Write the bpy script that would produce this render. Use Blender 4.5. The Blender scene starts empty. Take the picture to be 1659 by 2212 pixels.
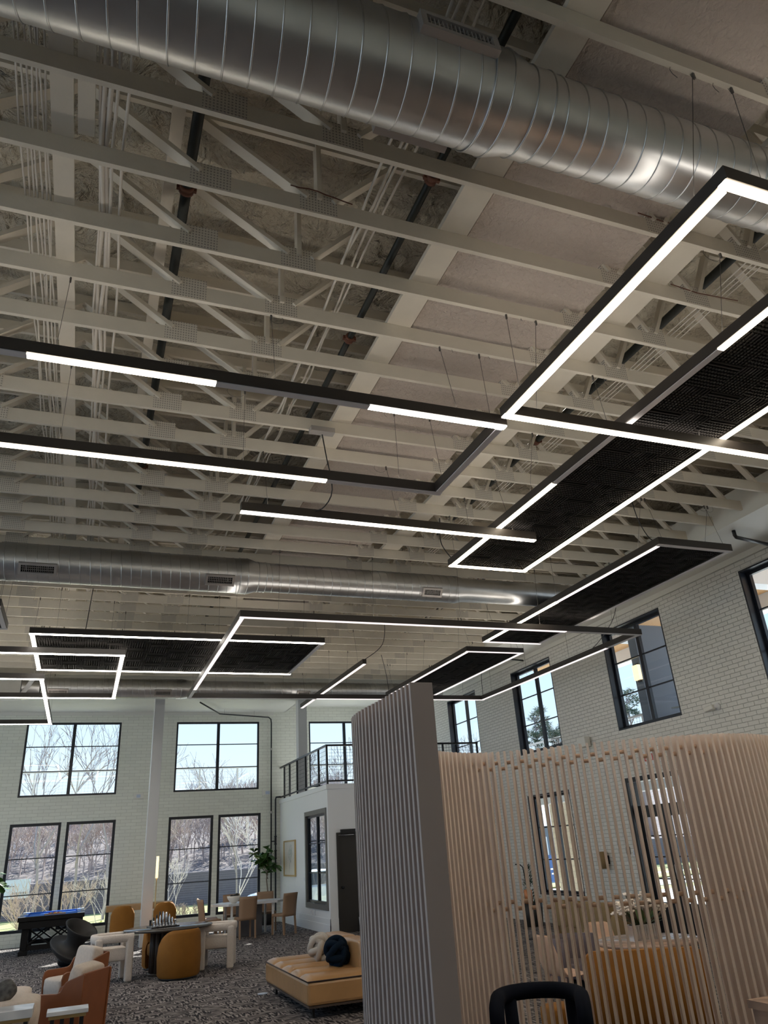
import bpy, bmesh, math, random
from mathutils import Vector, Matrix, Euler
random.seed(7)
PI = math.pi
scene = bpy.context.scene
COL = scene.collection

# ------------------------------------------------------------------ camera
cam_d = bpy.data.cameras.new('camera'); cam = bpy.data.objects.new('camera', cam_d); COL.objects.link(cam)
right = Vector((0.93437516, -0.35095888, -0.06140786))
down = Vector((0.09341006, 0.40762717, -0.90835822))
fwd = Vector((0.3438279, 0.84301124, 0.41365979))
M = Matrix((right, -down, -fwd)).transposed().to_4x4()
M.translation = Vector((0, 0, 1.824))
cam.matrix_world = M
cam_d.sensor_fit = 'HORIZONTAL'; cam_d.sensor_width = 36.0; cam_d.lens = 1590.0 / 1659.0 * 36.0
cam_d.clip_start = 0.05; cam_d.clip_end = 400
scene.camera = cam

# ------------------------------------------------------------------ light and exposure
EXPOSURE = 1.38
SUN = 5.2
SKY = 0.54
LED_WARM, LED_COOL, LED_DIM, CEILING_FILL = 8.5, 8.0, 0.42, 2.6
scene.view_settings.view_transform = 'Standard'; scene.view_settings.look = 'None'
scene.view_settings.exposure = EXPOSURE; scene.view_settings.gamma = 1.0
scene.view_settings.use_curve_mapping = False
w = bpy.data.worlds.new('sky'); scene.world = w; w.use_nodes = True
nt = w.node_tree; nt.nodes.clear()
out = nt.nodes.new('ShaderNodeOutputWorld'); bg = nt.nodes.new('ShaderNodeBackground')
tc = nt.nodes.new('ShaderNodeTexCoord'); sx = nt.nodes.new('ShaderNodeSeparateXYZ'); cr = nt.nodes.new('ShaderNodeValToRGB')
nt.links.new(tc.outputs['Generated'], sx.inputs[0]); nt.links.new(sx.outputs['Z'], cr.inputs[0])
cr.color_ramp.elements[0].position = 0.0; cr.color_ramp.elements[0].color = (0.86, 0.93, 1.0, 1)
cr.color_ramp.elements[1].position = 0.6; cr.color_ramp.elements[1].color = (0.25, 0.50, 0.92, 1)
e = cr.color_ramp.elements.new(0.14); e.color = (0.68, 0.85, 1.0, 1)
nt.links.new(cr.outputs[0], bg.inputs[0]); bg.inputs[1].default_value = SKY
nt.links.new(bg.outputs[0], out.inputs[0])
sd = bpy.data.lights.new('sun', 'SUN'); sun = bpy.data.objects.new('sun', sd); COL.objects.link(sun)
sd.energy = SUN; sd.angle = math.radians(0.6); sd.color = (1.0, 0.95, 0.86)
el, az = math.radians(42), math.radians(30)
sdir = Vector((math.sin(az) * math.cos(el), math.cos(az) * math.cos(el), math.sin(el)))
sun.rotation_euler = sdir.to_track_quat('Z', 'Y').to_euler(); sun.location = (0, 40, 40)
try:
    cy = scene.cycles
    cy.max_bounces = 8; cy.diffuse_bounces = 5; cy.glossy_bounces = 3; cy.transparent_max_bounces = 12; cy.transmission_bounces = 4
    cy.use_denoising = True; cy.caustics_reflective = False; cy.caustics_refractive = False
    cy.sample_clamp_indirect = 6.0
except Exception:
    pass

# ------------------------------------------------------------------ materials
def N(nt, t, **kw):
    n = nt.nodes.new(t)
    for k, v in kw.items():
        setattr(n, k, v)
    return n
def mat(name, col, rough=0.6, metal=0.0, noise=None, bump=None, spec=None, emit=None):
    """noise=(scale, amount) tints the colour, bump=(scale, strength) roughens the surface"""
    m = bpy.data.materials.new(name); m.use_nodes = True
    t = m.node_tree; p = t.nodes['Principled BSDF']
    p.inputs['Base Color'].default_value = (*col, 1); p.inputs['Roughness'].default_value = rough
    p.inputs['Metallic'].default_value = metal
    if spec is not None: p.inputs['Specular IOR Level'].default_value = spec
    tcn = None
    if noise or bump:
        tcn = N(t, 'ShaderNodeTexCoord')
    if noise:
        n = N(t, 'ShaderNodeTexNoise'); n.inputs['Scale'].default_value = noise[0]; n.inputs['Detail'].default_value = 4
        t.links.new(tcn.outputs['Object'], n.inputs['Vector'])
        r = N(t, 'ShaderNodeValToRGB'); a = noise[1]
        r.color_ramp.elements[0].position = 0.3; r.color_ramp.elements[1].position = 0.7
        r.color_ramp.elements[0].color = (*[max(0, c * (1 - a)) for c in col], 1)
        r.color_ramp.elements[1].color = (*[min(1, c * (1 + a)) for c in col], 1)
        t.links.new(n.outputs[0], r.inputs[0]); t.links.new(r.outputs[0], p.inputs['Base Color'])
    if bump:
        n = N(t, 'ShaderNodeTexNoise'); n.inputs['Scale'].default_value = bump[0]; n.inputs['Detail'].default_value = 5
        t.links.new(tcn.outputs['Object'], n.inputs['Vector'])
        b = N(t, 'ShaderNodeBump'); b.inputs['Strength'].default_value = bump[1]; b.inputs['Distance'].default_value = 0.03
        t.links.new(n.outputs[0], b.inputs['Height']); t.links.new(b.outputs[0], p.inputs['Normal'])
    if emit:
        p.inputs['Emission Color'].default_value = (*emit[0], 1); p.inputs['Emission Strength'].default_value = emit[1]
    return m
def brick_mat(name, col, mortar, axes, w, h, strength=0.6):
    m = bpy.data.materials.new(name); m.use_nodes = True
    t = m.node_tree; p = t.nodes['Principled BSDF']; p.inputs['Roughness'].default_value = 0.55
    g = N(t, 'ShaderNodeNewGeometry'); s = N(t, 'ShaderNodeSeparateXYZ'); c = N(t, 'ShaderNodeCombineXYZ')
    t.links.new(g.outputs['Position'], s.inputs[0])
    t.links.new(s.outputs[axes[0]], c.inputs[0]); t.links.new(s.outputs[axes[1]], c.inputs[1])
    nz = N(t, 'ShaderNodeTexNoise'); nz.inputs['Scale'].default_value = 9; t.links.new(c.outputs[0], nz.inputs['Vector'])
    mx = N(t, 'ShaderNodeMix', data_type='RGBA', blend_type='ADD'); mx.inputs[0].default_value = 0.012
    t.links.new(c.outputs[0], mx.inputs[6]); t.links.new(nz.outputs['Color'], mx.inputs[7])
    b = N(t, 'ShaderNodeTexBrick'); b.offset = 0.5
    b.inputs['Scale'].default_value = 1.0; b.inputs['Brick Width'].default_value = w; b.inputs['Row Height'].default_value = h
    b.inputs['Mortar Size'].default_value = 0.0055; b.inputs['Mortar Smooth'].default_value = 0.4
    b.inputs['Color1'].default_value = (*col, 1); b.inputs['Color2'].default_value = (*[x * 0.94 for x in col], 1)
    b.inputs['Mortar'].default_value = (*mortar, 1)
    t.links.new(mx.outputs[2], b.inputs['Vector']); t.links.new(b.outputs['Color'], p.inputs['Base Color'])
    inv = N(t, 'ShaderNodeMath', operation='SUBTRACT'); inv.inputs[0].default_value = 1.0; t.links.new(b.outputs['Fac'], inv.inputs[1])
    n2 = N(t, 'ShaderNodeTexNoise'); n2.inputs['Scale'].default_value = 16; t.links.new(c.outputs[0], n2.inputs['Vector'])
    ad = N(t, 'ShaderNodeMath', operation='MULTIPLY_ADD'); ad.inputs[1].default_value = 0.7
    t.links.new(n2.outputs[0], ad.inputs[0]); t.links.new(inv.outputs[0], ad.inputs[2])
    bp = N(t, 'ShaderNodeBump'); bp.inputs['Strength'].default_value = strength; bp.inputs['Distance'].default_value = 0.012
    t.links.new(ad.outputs[0], bp.inputs['Height']); t.links.new(bp.outputs[0], p.inputs['Normal'])
    return m
def carpet_mat():
    m = bpy.data.materials.new('loop carpet'); m.use_nodes = True
    t = m.node_tree; p = t.nodes['Principled BSDF']; p.inputs['Roughness'].default_value = 0.95; p.inputs['Specular IOR Level'].default_value = 0.1
    g = N(t, 'ShaderNodeTexCoord')
    cols = []
    for sc, rot in (((5, 38, 1), 0.25), ((36, 5.5, 1), 0.25)):
        mp = N(t, 'ShaderNodeMapping'); mp.inputs['Scale'].default_value = sc; mp.inputs['Rotation'].default_value = (0, 0, rot)
        n = N(t, 'ShaderNodeTexNoise'); n.inputs['Scale'].default_value = 1.0; n.inputs['Detail'].default_value = 3
        t.links.new(g.outputs['Object'], mp.inputs[0]); t.links.new(mp.outputs[0], n.inputs['Vector']); cols.append(n)
    big = N(t, 'ShaderNodeTexNoise'); big.inputs['Scale'].default_value = 4.0; t.links.new(g.outputs['Object'], big.inputs['Vector'])
    st = N(t, 'ShaderNodeMath', operation='GREATER_THAN'); st.inputs[1].default_value = 0.5; t.links.new(big.outputs[0], st.inputs[0])
    mx = N(t, 'ShaderNodeMix', data_type='FLOAT'); t.links.new(st.outputs[0], mx.inputs[0])
    t.links.new(cols[0].outputs[0], mx.inputs[2]); t.links.new(cols[1].outputs[0], mx.inputs[3])
    r = N(t, 'ShaderNodeValToRGB'); r.color_ramp.elements[0].position = 0.45; r.color_ramp.elements[1].position = 0.60
    r.color_ramp.elements[0].color = (0.024, 0.023, 0.028, 1); r.color_ramp.elements[1].color = (0.36, 0.325, 0.315, 1)
    t.links.new(mx.outputs[0], r.inputs[0]); t.links.new(r.outputs[0], p.inputs['Base Color'])
    b = N(t, 'ShaderNodeBump'); b.inputs['Strength'].default_value = 0.5; b.inputs['Distance'].default_value = 0.01
    t.links.new(mx.outputs[0], b.inputs['Height']); t.links.new(b.outputs[0], p.inputs['Normal'])
    return m
def wave_mat(name, c1, c2, scale, rough=0.5, axis='X', dist=3.0, bump=0.0):
    m = bpy.data.materials.new(name); m.use_nodes = True
    t = m.node_tree; p = t.nodes['Principled BSDF']; p.inputs['Roughness'].default_value = rough
    g = N(t, 'ShaderNodeTexCoord'); wv = N(t, 'ShaderNodeTexWave'); wv.bands_direction = axis
    wv.inputs['Scale'].default_value = scale; wv.inputs['Distortion'].default_value = dist; wv.inputs['Detail'].default_value = 3
    t.links.new(g.outputs['Object'], wv.inputs['Vector'])
    r = N(t, 'ShaderNodeValToRGB'); r.color_ramp.elements[0].color = (*c1, 1); r.color_ramp.elements[1].color = (*c2, 1)
    t.links.new(wv.outputs[0], r.inputs[0]); t.links.new(r.outputs[0], p.inputs['Base Color'])
    if bump:
        b = N(t, 'ShaderNodeBump'); b.inputs['Strength'].default_value = bump; b.inputs['Distance'].default_value = 0.01
        t.links.new(wv.outputs[0], b.inputs['Height']); t.links.new(b.outputs[0], p.inputs['Normal'])
    return m
def glass_mat():
    m = bpy.data.materials.new('window glass'); m.use_nodes = True
    t = m.node_tree; t.nodes.clear()
    o = N(t, 'ShaderNodeOutputMaterial'); mx = N(t, 'ShaderNodeMixShader')
    tr = N(t, 'ShaderNodeBsdfTransparent'); tr.inputs[0].default_value = (0.93, 0.96, 0.97, 1)
    gl = N(t, 'ShaderNodeBsdfGlossy'); gl.inputs['Roughness'].default_value = 0.02
    f = N(t, 'ShaderNodeLayerWeight'); f.inputs[0].default_value = 0.5
    pw = N(t, 'ShaderNodeMath', operation='POWER'); pw.inputs[1].default_value = 5.0; t.links.new(f.outputs['Facing'], pw.inputs[0])
    ma = N(t, 'ShaderNodeMath', operation='MULTIPLY_ADD'); ma.inputs[1].default_value = 0.7; ma.inputs[2].default_value = 0.018; t.links.new(pw.outputs[0], ma.inputs[0])
    t.links.new(ma.outputs[0], mx.inputs[0]); t.links.new(tr.outputs[0], mx.inputs[1]); t.links.new(gl.outputs[0], mx.inputs[2])
    t.links.new(mx.outputs[0], o.inputs[0])
    return m
def plate_mat():
    m = bpy.data.materials.new('punched galvanised plate'); m.use_nodes = True
    t = m.node_tree; p = t.nodes['Principled BSDF']; p.inputs['Roughness'].default_value = 0.55
    g = N(t, 'ShaderNodeTexCoord'); s = N(t, 'ShaderNodeSeparateXYZ'); t.links.new(g.outputs['Object'], s.inputs[0])
    prod = None
    for ax, fr in (('X', 42.0), ('Z', 36.0)):
        a = N(t, 'ShaderNodeMath', operation='MULTIPLY'); a.inputs[1].default_value = fr; t.links.new(s.outputs[ax], a.inputs[0])
        f = N(t, 'ShaderNodeMath', operation='FRACT'); t.links.new(a.outputs[0], f.inputs[0])
        k = N(t, 'ShaderNodeMath', operation='LESS_THAN'); k.inputs[1].default_value = 0.5; t.links.new(f.outputs[0], k.inputs[0])
        if prod is None: prod = k
        else:
            q = N(t, 'ShaderNodeMath', operation='MULTIPLY'); t.links.new(prod.outputs[0], q.inputs[0]); t.links.new(k.outputs[0], q.inputs[1]); prod = q
    mx = N(t, 'ShaderNodeMix', data_type='RGBA'); mx.inputs[6].default_value = (0.70, 0.65, 0.57, 1); mx.inputs[7].default_value = (0.36, 0.33, 0.29, 1)
    t.links.new(prod.outputs[0], mx.inputs[0]); t.links.new(mx.outputs[2], p.inputs['Base Color'])
    return m
def mesh_mat(name, pitch, wire, col):
    """woven wire infill: real gaps between the wires"""
    m = bpy.data.materials.new(name); m.use_nodes = True
    t = m.node_tree; p = t.nodes['Principled BSDF']; p.inputs['Base Color'].default_value = (*col, 1); p.inputs['Roughness'].default_value = 0.5
    return m
def tile_mat():
    """charcoal felt tiles with ribs that turn a quarter from tile to tile"""
    m = bpy.data.materials.new('ribbed acoustic felt'); m.use_nodes = True
    t = m.node_tree; p = t.nodes['Principled BSDF']; p.inputs['Roughness'].default_value = 0.9; p.inputs['Specular IOR Level'].default_value = 0.2
    g = N(t, 'ShaderNodeTexCoord'); ck = N(t, 'ShaderNodeTexChecker'); ck.inputs['Scale'].default_value = 2.6
    t.links.new(g.outputs['Object'], ck.inputs['Vector'])
    ws = []
    for ax in ('X', 'Y'):
        wv = N(t, 'ShaderNodeTexWave'); wv.bands_direction = ax; wv.inputs['Scale'].default_value = 9.0
        t.links.new(g.outputs['Object'], wv.inputs['Vector']); ws.append(wv)
    mx = N(t, 'ShaderNodeMix', data_type='FLOAT'); t.links.new(ck.outputs['Fac'], mx.inputs[0])
    t.links.new(ws[0].outputs['Fac'], mx.inputs[2]); t.links.new(ws[1].outputs['Fac'], mx.inputs[3])
    r = N(t, 'ShaderNodeValToRGB'); r.color_ramp.elements[0].color = (0.007, 0.006, 0.006, 1); r.color_ramp.elements[1].color = (0.032, 0.027, 0.025, 1)
    t.links.new(mx.outputs[0], r.inputs[0]); t.links.new(r.outputs[0], p.inputs['Base Color'])
    b = N(t, 'ShaderNodeBump'); b.inputs['Strength'].default_value = 0.8; b.inputs['Distance'].default_value = 0.02
    t.links.new(mx.outputs[0], b.inputs['Height']); t.links.new(b.outputs[0], p.inputs['Normal'])
    return m

M_ = {}
M_['brick_back'] = brick_mat('white painted brick back', (0.84, 0.85, 0.77), (0.64, 0.64, 0.57), ('X', 'Z'), 0.30, 0.092)
M_['brick_right'] = brick_mat('white painted brick right', (0.80, 0.79, 0.75), (0.46, 0.45, 0.42), ('Y', 'Z'), 0.235, 0.075, 0.9)
M_['carpet'] = carpet_mat()
def foam_mat(name, col, big, small, s1, s2):
    m = mat(name, col, 0.9, noise=(1.2, 0.08)); t = m.node_tree; p = t.nodes['Principled BSDF']; tcn = N(t, 'ShaderNodeTexCoord')
    prev = None
    for sc, st, ds in ((big, s1, 0.28), (small, s2, 0.05)):
        n = N(t, 'ShaderNodeTexNoise'); n.inputs['Scale'].default_value = sc; n.inputs['Detail'].default_value = 6; n.inputs['Distortion'].default_value = 0.8
        t.links.new(tcn.outputs['Object'], n.inputs['Vector'])
        b = N(t, 'ShaderNodeBump'); b.inputs['Strength'].default_value = st; b.inputs['Distance'].default_value = ds
        t.links.new(n.outputs[0], b.inputs['Height'])
        if prev is not None: t.links.new(prev.outputs[0], b.inputs['Normal'])
        prev = b
    t.links.new(prev.outputs[0], p.inputs['Normal']); return m
M_['foam'] = foam_mat('spray foam', (0.62, 0.56, 0.45), 3.2, 14.0, 1.0, 0.9)
M_['stucco'] = foam_mat('sprayed stucco panel', (0.62, 0.54, 0.48), 6.0, 22.0, 0.10, 0.8)
M_['truss'] = mat('painted lumber', (0.74, 0.68, 0.58), 0.6, noise=(3, 0.05), bump=(12, 0.1))
M_['plate'] = plate_mat()
M_['white'] = mat('white paint', (0.86, 0.87, 0.89), 0.5)
M_['soffit'] = mat('soffit paint', (0.78, 0.77, 0.72), 0.5)
M_['col'] = mat('column paint', (0.62, 0.62, 0.63), 0.45)
M_['black'] = mat('black metal', (0.012, 0.013, 0.016), 0.35)
M_['winframe'] = mat('black window frame', (0.014, 0.018, 0.028), 0.32)
M_['housing'] = mat('dark anodised housing', (0.040, 0.034, 0.031), 0.45)
M_['glass'] = glass_mat()
M_['galv'] = mat('galvanised steel', (0.66, 0.67, 0.685), 0.36, 1.0, noise=(2.5, 0.10), bump=(1.6, 0.05))
M_['seam'] = mat('duct seam', (0.56, 0.57, 0.58), 0.30, 1.0)
M_['grille'] = mat('register steel', (0.5, 0.47, 0.45), 0.45, 0.6)
M_['dark'] = mat('dark void', (0.01, 0.01, 0.01), 0.8)
M_['felt'] = tile_mat()
M_['led_warm'] = mat('warm led diffuser', (0.9, 0.85, 0.75), 0.4, emit=((1.0, 0.85, 0.64), LED_WARM))
M_['led_cool'] = mat('white led diffuser', (0.9, 0.88, 0.85), 0.4, emit=((1.0, 0.93, 0.82), LED_COOL))
M_['led_dim'] = mat('dimmed led diffuser', (0.85, 0.80, 0.80), 0.4, emit=((1.0, 0.86, 0.86), LED_DIM))
M_['ceiling_fill'] = mat('added ceiling fill glow', (0.9, 0.88, 0.85), 0.4, emit=((1.0, 0.92, 0.81), CEILING_FILL))  # glow of the added strips that brighten the ceiling
M_['led_off'] = mat('unlit diffuser', (0.72, 0.68, 0.70), 0.4)
M_['pipe'] = mat('black sprinkler pipe', (0.012, 0.015, 0.012), 0.5)
M_['rust'] = mat('red iron coupling', (0.16, 0.06, 0.035), 0.6)
M_['cable'] = mat('painted cable', (0.72, 0.67, 0.60), 0.5)
M_['wire'] = mat('steel wire', (0.10, 0.09, 0.08), 0.5)
M_['maple'] = wave_mat('pale maple', (0.78, 0.68, 0.62), (0.83, 0.73, 0.67), 1.5, 0.5, 'X', 4)
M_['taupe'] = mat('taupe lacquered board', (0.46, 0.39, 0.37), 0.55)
M_['taupe_edge'] = mat('pale board edge', (0.72, 0.70, 0.70), 0.5)
M_['dowel'] = mat('beech dowel', (0.74, 0.55, 0.42), 0.5)
M_['blackwood'] = mat('black stained wood', (0.007, 0.006, 0.006), 0.5, spec=0.25)
M_['bluefelt'] = mat('blue billiard cloth', (0.03, 0.16, 0.62), 0.9)
M_['railcap'] = mat('pale corner casting', (0.55, 0.62, 0.75), 0.3)
M_['spun'] = mat('charcoal moulded plastic', (0.034, 0.032, 0.032), 0.55, spec=0.3)
M_['cognac'] = mat('cognac leather', (0.27, 0.088, 0.03), 0.5, noise=(5, 0.08))
M_['cream'] = mat('cream linen', (0.70, 0.60, 0.52), 0.9, noise=(30, 0.06), bump=(90, 0.15))
M_['boucle'] = mat('white boucle', (0.74, 0.66, 0.60), 0.95, noise=(60, 0.06), bump=(120, 0.4))
M_['mustard'] = mat('mustard velvet', (0.27, 0.108, 0.009), 0.8, noise=(6, 0.08))
M_['tan'] = mat('tan saddle leather', (0.36, 0.225, 0.14), 0.55)
M_['darktop'] = mat('dark polished tabletop', (0.07, 0.06, 0.055), 0.12)
M_['walnut'] = mat('dark fluted walnut', (0.07, 0.048, 0.038), 0.5)
M_['oak'] = wave_mat('oak board', (0.42, 0.235, 0.10), (0.50, 0.30, 0.14), 2.0, 0.45, 'Y', 5)
M_['ply'] = wave_mat('pale bent ply', (0.60, 0.38, 0.26), (0.66, 0.44, 0.31), 2.0, 0.4, 'Y', 4)
M_['marble'] = wave_mat('white marble', (0.78, 0.79, 0.80), (0.62, 0.64, 0.67), 1.6, 0.2, 'DIAGONAL', 9)
M_['stone'] = wave_mat('brown stone', (0.46, 0.32, 0.25), (0.30, 0.21, 0.17), 2.2, 0.25, 'DIAGONAL', 10)
M_['whitetop'] = mat('white laminate', (0.72, 0.74, 0.78), 0.3)
M_['greybase'] = mat('grey pedestal', (0.12, 0.12, 0.135), 0.5)
M_['leather'] = mat('caramel leather', (0.44, 0.25, 0.11), 0.28, noise=(3, 0.12), bump=(7, 0.1))
M_['piping'] = mat('dark piping', (0.06, 0.035, 0.03), 0.6)
M_['knotgrey'] = mat('grey knit', (0.52, 0.48, 0.44), 0.95, bump=(150, 0.2))
M_['knotnavy'] = mat('navy knit', (0.006, 0.014, 0.028), 0.95, spec=0.1, bump=(150, 0.2))
M_['navy'] = mat('dark navy velvet', (0.006, 0.009, 0.018), 0.9, spec=0.12)
M_['plum'] = mat('grey plum fabric', (0.13, 0.11, 0.13), 0.9)
M_['gold'] = mat('brushed brass', (0.60, 0.42, 0.19), 0.35, 0.8)
M_['lampglow'] = mat('lamp tube diffuser', (0.9, 0.75, 0.5), 0.5, emit=((1.0, 0.75, 0.42), 0.6))
M_['copper'] = mat('copper shade', (0.50, 0.19, 0.07), 0.4, 0.3)
M_['silver'] = mat('silver chess metal', (0.72, 0.71, 0.72), 0.2, 0.9)
M_['ebony'] = mat('black chess metal', (0.012, 0.012, 0.014), 0.25)
M_['leaf'] = mat('fig leaf', (0.05, 0.125, 0.025), 0.4, noise=(4, 0.35))
M_['darkleaf'] = mat('dark conifer', (0.012, 0.04, 0.016), 0.7)
M_['stem'] = mat('grey stem', (0.20, 0.16, 0.12), 0.8)
M_['pot'] = mat('dark planter', (0.025, 0.024, 0.022), 0.6)
M_['greydoor'] = mat('dark bronze door', (0.035, 0.031, 0.028), 0.4)
M_['casing'] = mat('grey window casing', (0.16, 0.155, 0.15), 0.5)
M_['artpaper'] = wave_mat('pale botanical print', (0.66, 0.68, 0.62), (0.42, 0.50, 0.46), 3.0, 0.6, 'DIAGONAL', 14)
M_['bowl'] = mat('white ceramic', (0.78, 0.74, 0.68), 0.4)
M_['tansofa'] = mat('olive tan velvet', (0.28, 0.19, 0.09), 0.85)
M_['petal'] = mat('white petals', (0.85, 0.78, 0.72), 0.7)
M_['red'] = mat('red sign', (0.62, 0.05, 0.03), 0.5)
M_['greycush'] = mat('grey patterned cushion', (0.10, 0.095, 0.09), 0.9, noise=(18, 0.5))
# outdoors
M_['grass'] = mat('winter grass', (0.34, 0.33, 0.13), 0.95, noise=(1.5, 0.3))
M_['path'] = mat('pale concrete', (0.66, 0.65, 0.62), 0.9)
M_['road'] = mat('grey asphalt', (0.30, 0.32, 0.36), 0.9)
M_['retain'] = wave_mat('slate block wall', (0.13, 0.115, 0.14), (0.18, 0.16, 0.19), 3.0, 0.9, 'Z', 1.0)
M_['hill'] = mat('brown brush hillside', (0.155, 0.13, 0.13), 0.95, noise=(5.0, 0.75), bump=(4, 1.0))
M_['bark'] = mat('grey bark', (0.36, 0.31, 0.31), 0.9)
M_['barkpale'] = mat('pale bark', (0.64, 0.58, 0.54), 0.9)
M_['brush'] = mat('pinkish brush', (0.54, 0.44, 0.40), 0.9)
M_['pine'] = mat('pine needles', (0.07, 0.11, 0.06), 0.8)
M_['shrubleaf'] = mat('yellow green shrub', (0.42, 0.50, 0.12), 0.7)
M_['car'] = mat('white car paint', (0.75, 0.80, 0.88), 0.25)
M_['carglass'] = mat('car glass', (0.03, 0.05, 0.09), 0.1)
M_['deck'] = mat('porch grey', (0.45, 0.46, 0.47), 0.7)
M_['porchwall'] = mat('slate porch wall', (0.17, 0.20, 0.25), 0.8)
M_['cedar'] = wave_mat('cedar soffit', (0.50, 0.27, 0.11), (0.62, 0.38, 0.18), 4.0, 0.6, 'X', 1.0)
M_['signblue'] = mat('blue banner', (0.05, 0.13, 0.36), 0.6)
M_['signwhite'] = mat('white banner', (0.62, 0.68, 0.80), 0.6)
M_['tanstone'] = brick_mat('tan stone veneer', (0.50, 0.42, 0.30), (0.30, 0.26, 0.20), ('Y', 'Z'), 0.4, 0.16)

# ------------------------------------------------------------------ mesh helpers
class MB:
    def __init__(s): s.v = []; s.f = []; s.sm = []
    def add(s, vs, fs, smooth=False):
        o = len(s.v); s.v += [tuple(p) for p in vs]
        for f in fs: s.f.append([i + o for i in f]); s.sm.append(smooth)
        return s
    def box(s, x0, x1, y0, y1, z0, z1):
        if x0 > x1: x0, x1 = x1, x0
        if y0 > y1: y0, y1 = y1, y0
        if z0 > z1: z0, z1 = z1, z0
        return s.add([(x0, y0, z0), (x1, y0, z0), (x1, y1, z0), (x0, y1, z0), (x0, y0, z1), (x1, y0, z1), (x1, y1, z1), (x0, y1, z1)],
                     [(3, 2, 1, 0), (4, 5, 6, 7), (0, 1, 5, 4), (1, 2, 6, 5), (2, 3, 7, 6), (3, 0, 4, 7)])
    def bar(s, p, q, w, h, up=(0, 0, 1)):
        p, q = Vector(p), Vector(q); d = (q - p).normalized(); up = Vector(up)
        a = d.cross(up)
        if a.length < 1e-4: a = d.cross(Vector((1, 0, 0)))
        a.normalize(); b = a.cross(d).normalized()
        vs = []
        for e in (p, q):
            for i, j in ((-1, -1), (1, -1), (1, 1), (-1, 1)):
                vs.append(e + a * (i * w / 2) + b * (j * h / 2))
        return s.add(vs, [(0, 1, 2, 3), (7, 6, 5, 4), (0, 4, 5, 1), (1, 5, 6, 2), (2, 6, 7, 3), (3, 7, 4, 0)])
    def tube(s, pts, r, seg=8, closed=False, cap=True, smooth=True):
        pts = [Vector(p) for p in pts]; n = len(pts)
        rs = r if isinstance(r, (list, tuple)) else [r] * n
        vs = []; prev = None
        for i, p in enumerate(pts):
            a = pts[(i - 1) % n] if (closed or i > 0) else p
            b = pts[(i + 1) % n] if (closed or i < n - 1) else p
            d = (b - a)
            d = d.normalized() if d.length > 1e-9 else Vector((0, 0, 1))
            if prev is None:
                u = d.orthogonal().normalized()
            else:
                u = prev - d * prev.dot(d)
                u = u.normalized() if u.length > 1e-6 else d.orthogonal().normalized()
            prev = u; v = d.cross(u)
            for k in range(seg):
                t = 2 * PI * k / seg
                vs.append(p + (u * math.cos(t) + v * math.sin(t)) * rs[i])
        fs = []
        for i in range(n if closed else n - 1):
            j = (i + 1) % n
            for k in range(seg):
                k2 = (k + 1) % seg
                fs.append((i * seg + k, i * seg + k2, j * seg + k2, j * seg + k))
        if cap and not closed:
            fs.append(tuple(range(seg - 1, -1, -1))); fs.append(tuple((n - 1) * seg + k for k in range(seg)))
        return s.add(vs, fs, smooth)
    def lathe(s, prof, seg=24, c=(0, 0, 0), axis='Z', smooth=True, cap=True):
        vs = []; n = len(prof)
        for r, z in prof:
            for k in range(seg):
                t = 2 * PI * k / seg; x, y = r * math.cos(t), r * math.sin(t)
                if axis == 'Z': vs.append((c[0] + x, c[1] + y, c[2] + z))
                elif axis == 'X': vs.append((c[0] + z, c[1] + x, c[2] + y))
                else: vs.append((c[0] + y, c[1] + z, c[2] + x))
        fs = []
        for i in range(n - 1):
            for k in range(seg):
                k2 = (k + 1) % seg
                fs.append((i * seg + k, i * seg + k2, (i + 1) * seg + k2, (i + 1) * seg + k))
        if cap:
            fs.append(tuple(range(seg - 1, -1, -1))); fs.append(tuple((n - 1) * seg + k for k in range(seg)))
        return s.add(vs, fs, smooth)
    def cyl(s, c, r, h, seg=20, smooth=True):
        return s.lathe([(r, 0), (r, h)], seg, c, smooth=smooth)
    def pill(s, c, h, e=0.35, nu=20, nv=12, rot=None):
        """rounded cushion: superellipsoid with half sizes h"""
        def sg(x, p): return math.copysign(abs(x) ** p, x)
        vs = []; c = Vector(c)
        for i in range(nv + 1):
            a = -PI / 2 + PI * i / nv
            for k in range(nu):
                b = 2 * PI * k / nu
                p = Vector((h[0] * sg(math.cos(a), e) * sg(math.cos(b), e), h[1] * sg(math.cos(a), e) * sg(math.sin(b), e), h[2] * sg(math.sin(a), e)))
                if rot is not None: p = rot @ p
                vs.append(c + p)
        fs = []
        for i in range(nv):
            for k in range(nu):
                k2 = (k + 1) % nu
                fs.append((i * nu + k, i * nu + k2, (i + 1) * nu + k2, (i + 1) * nu + k))
        return s.add(vs, fs, True)
    def prism(s, poly, z0, z1):
        n = len(poly)
        vs = [(x, y, z0) for x, y in poly] + [(x, y, z1) for x, y in poly]
        fs = [tuple(range(n - 1, -1, -1)), tuple(range(n, 2 * n))] + [(i, (i + 1) % n, n + (i + 1) % n, n + i) for i in range(n)]
        return s.add(vs, fs)
    def strip(s, rows, smooth=True, closed=False):
        """skin a grid of points: rows of equal length"""
        n = len(rows[0]); vs = [p for r in rows for p in r]; fs = []
        for i in range(len(rows) - 1):
            for k in range(n if closed else n - 1):
                k2 = (k + 1) % n
                fs.append((i * n + k, i * n + k2, (i + 1) * n + k2, (i + 1) * n + k))
        return s.add(vs, fs, smooth)
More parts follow.
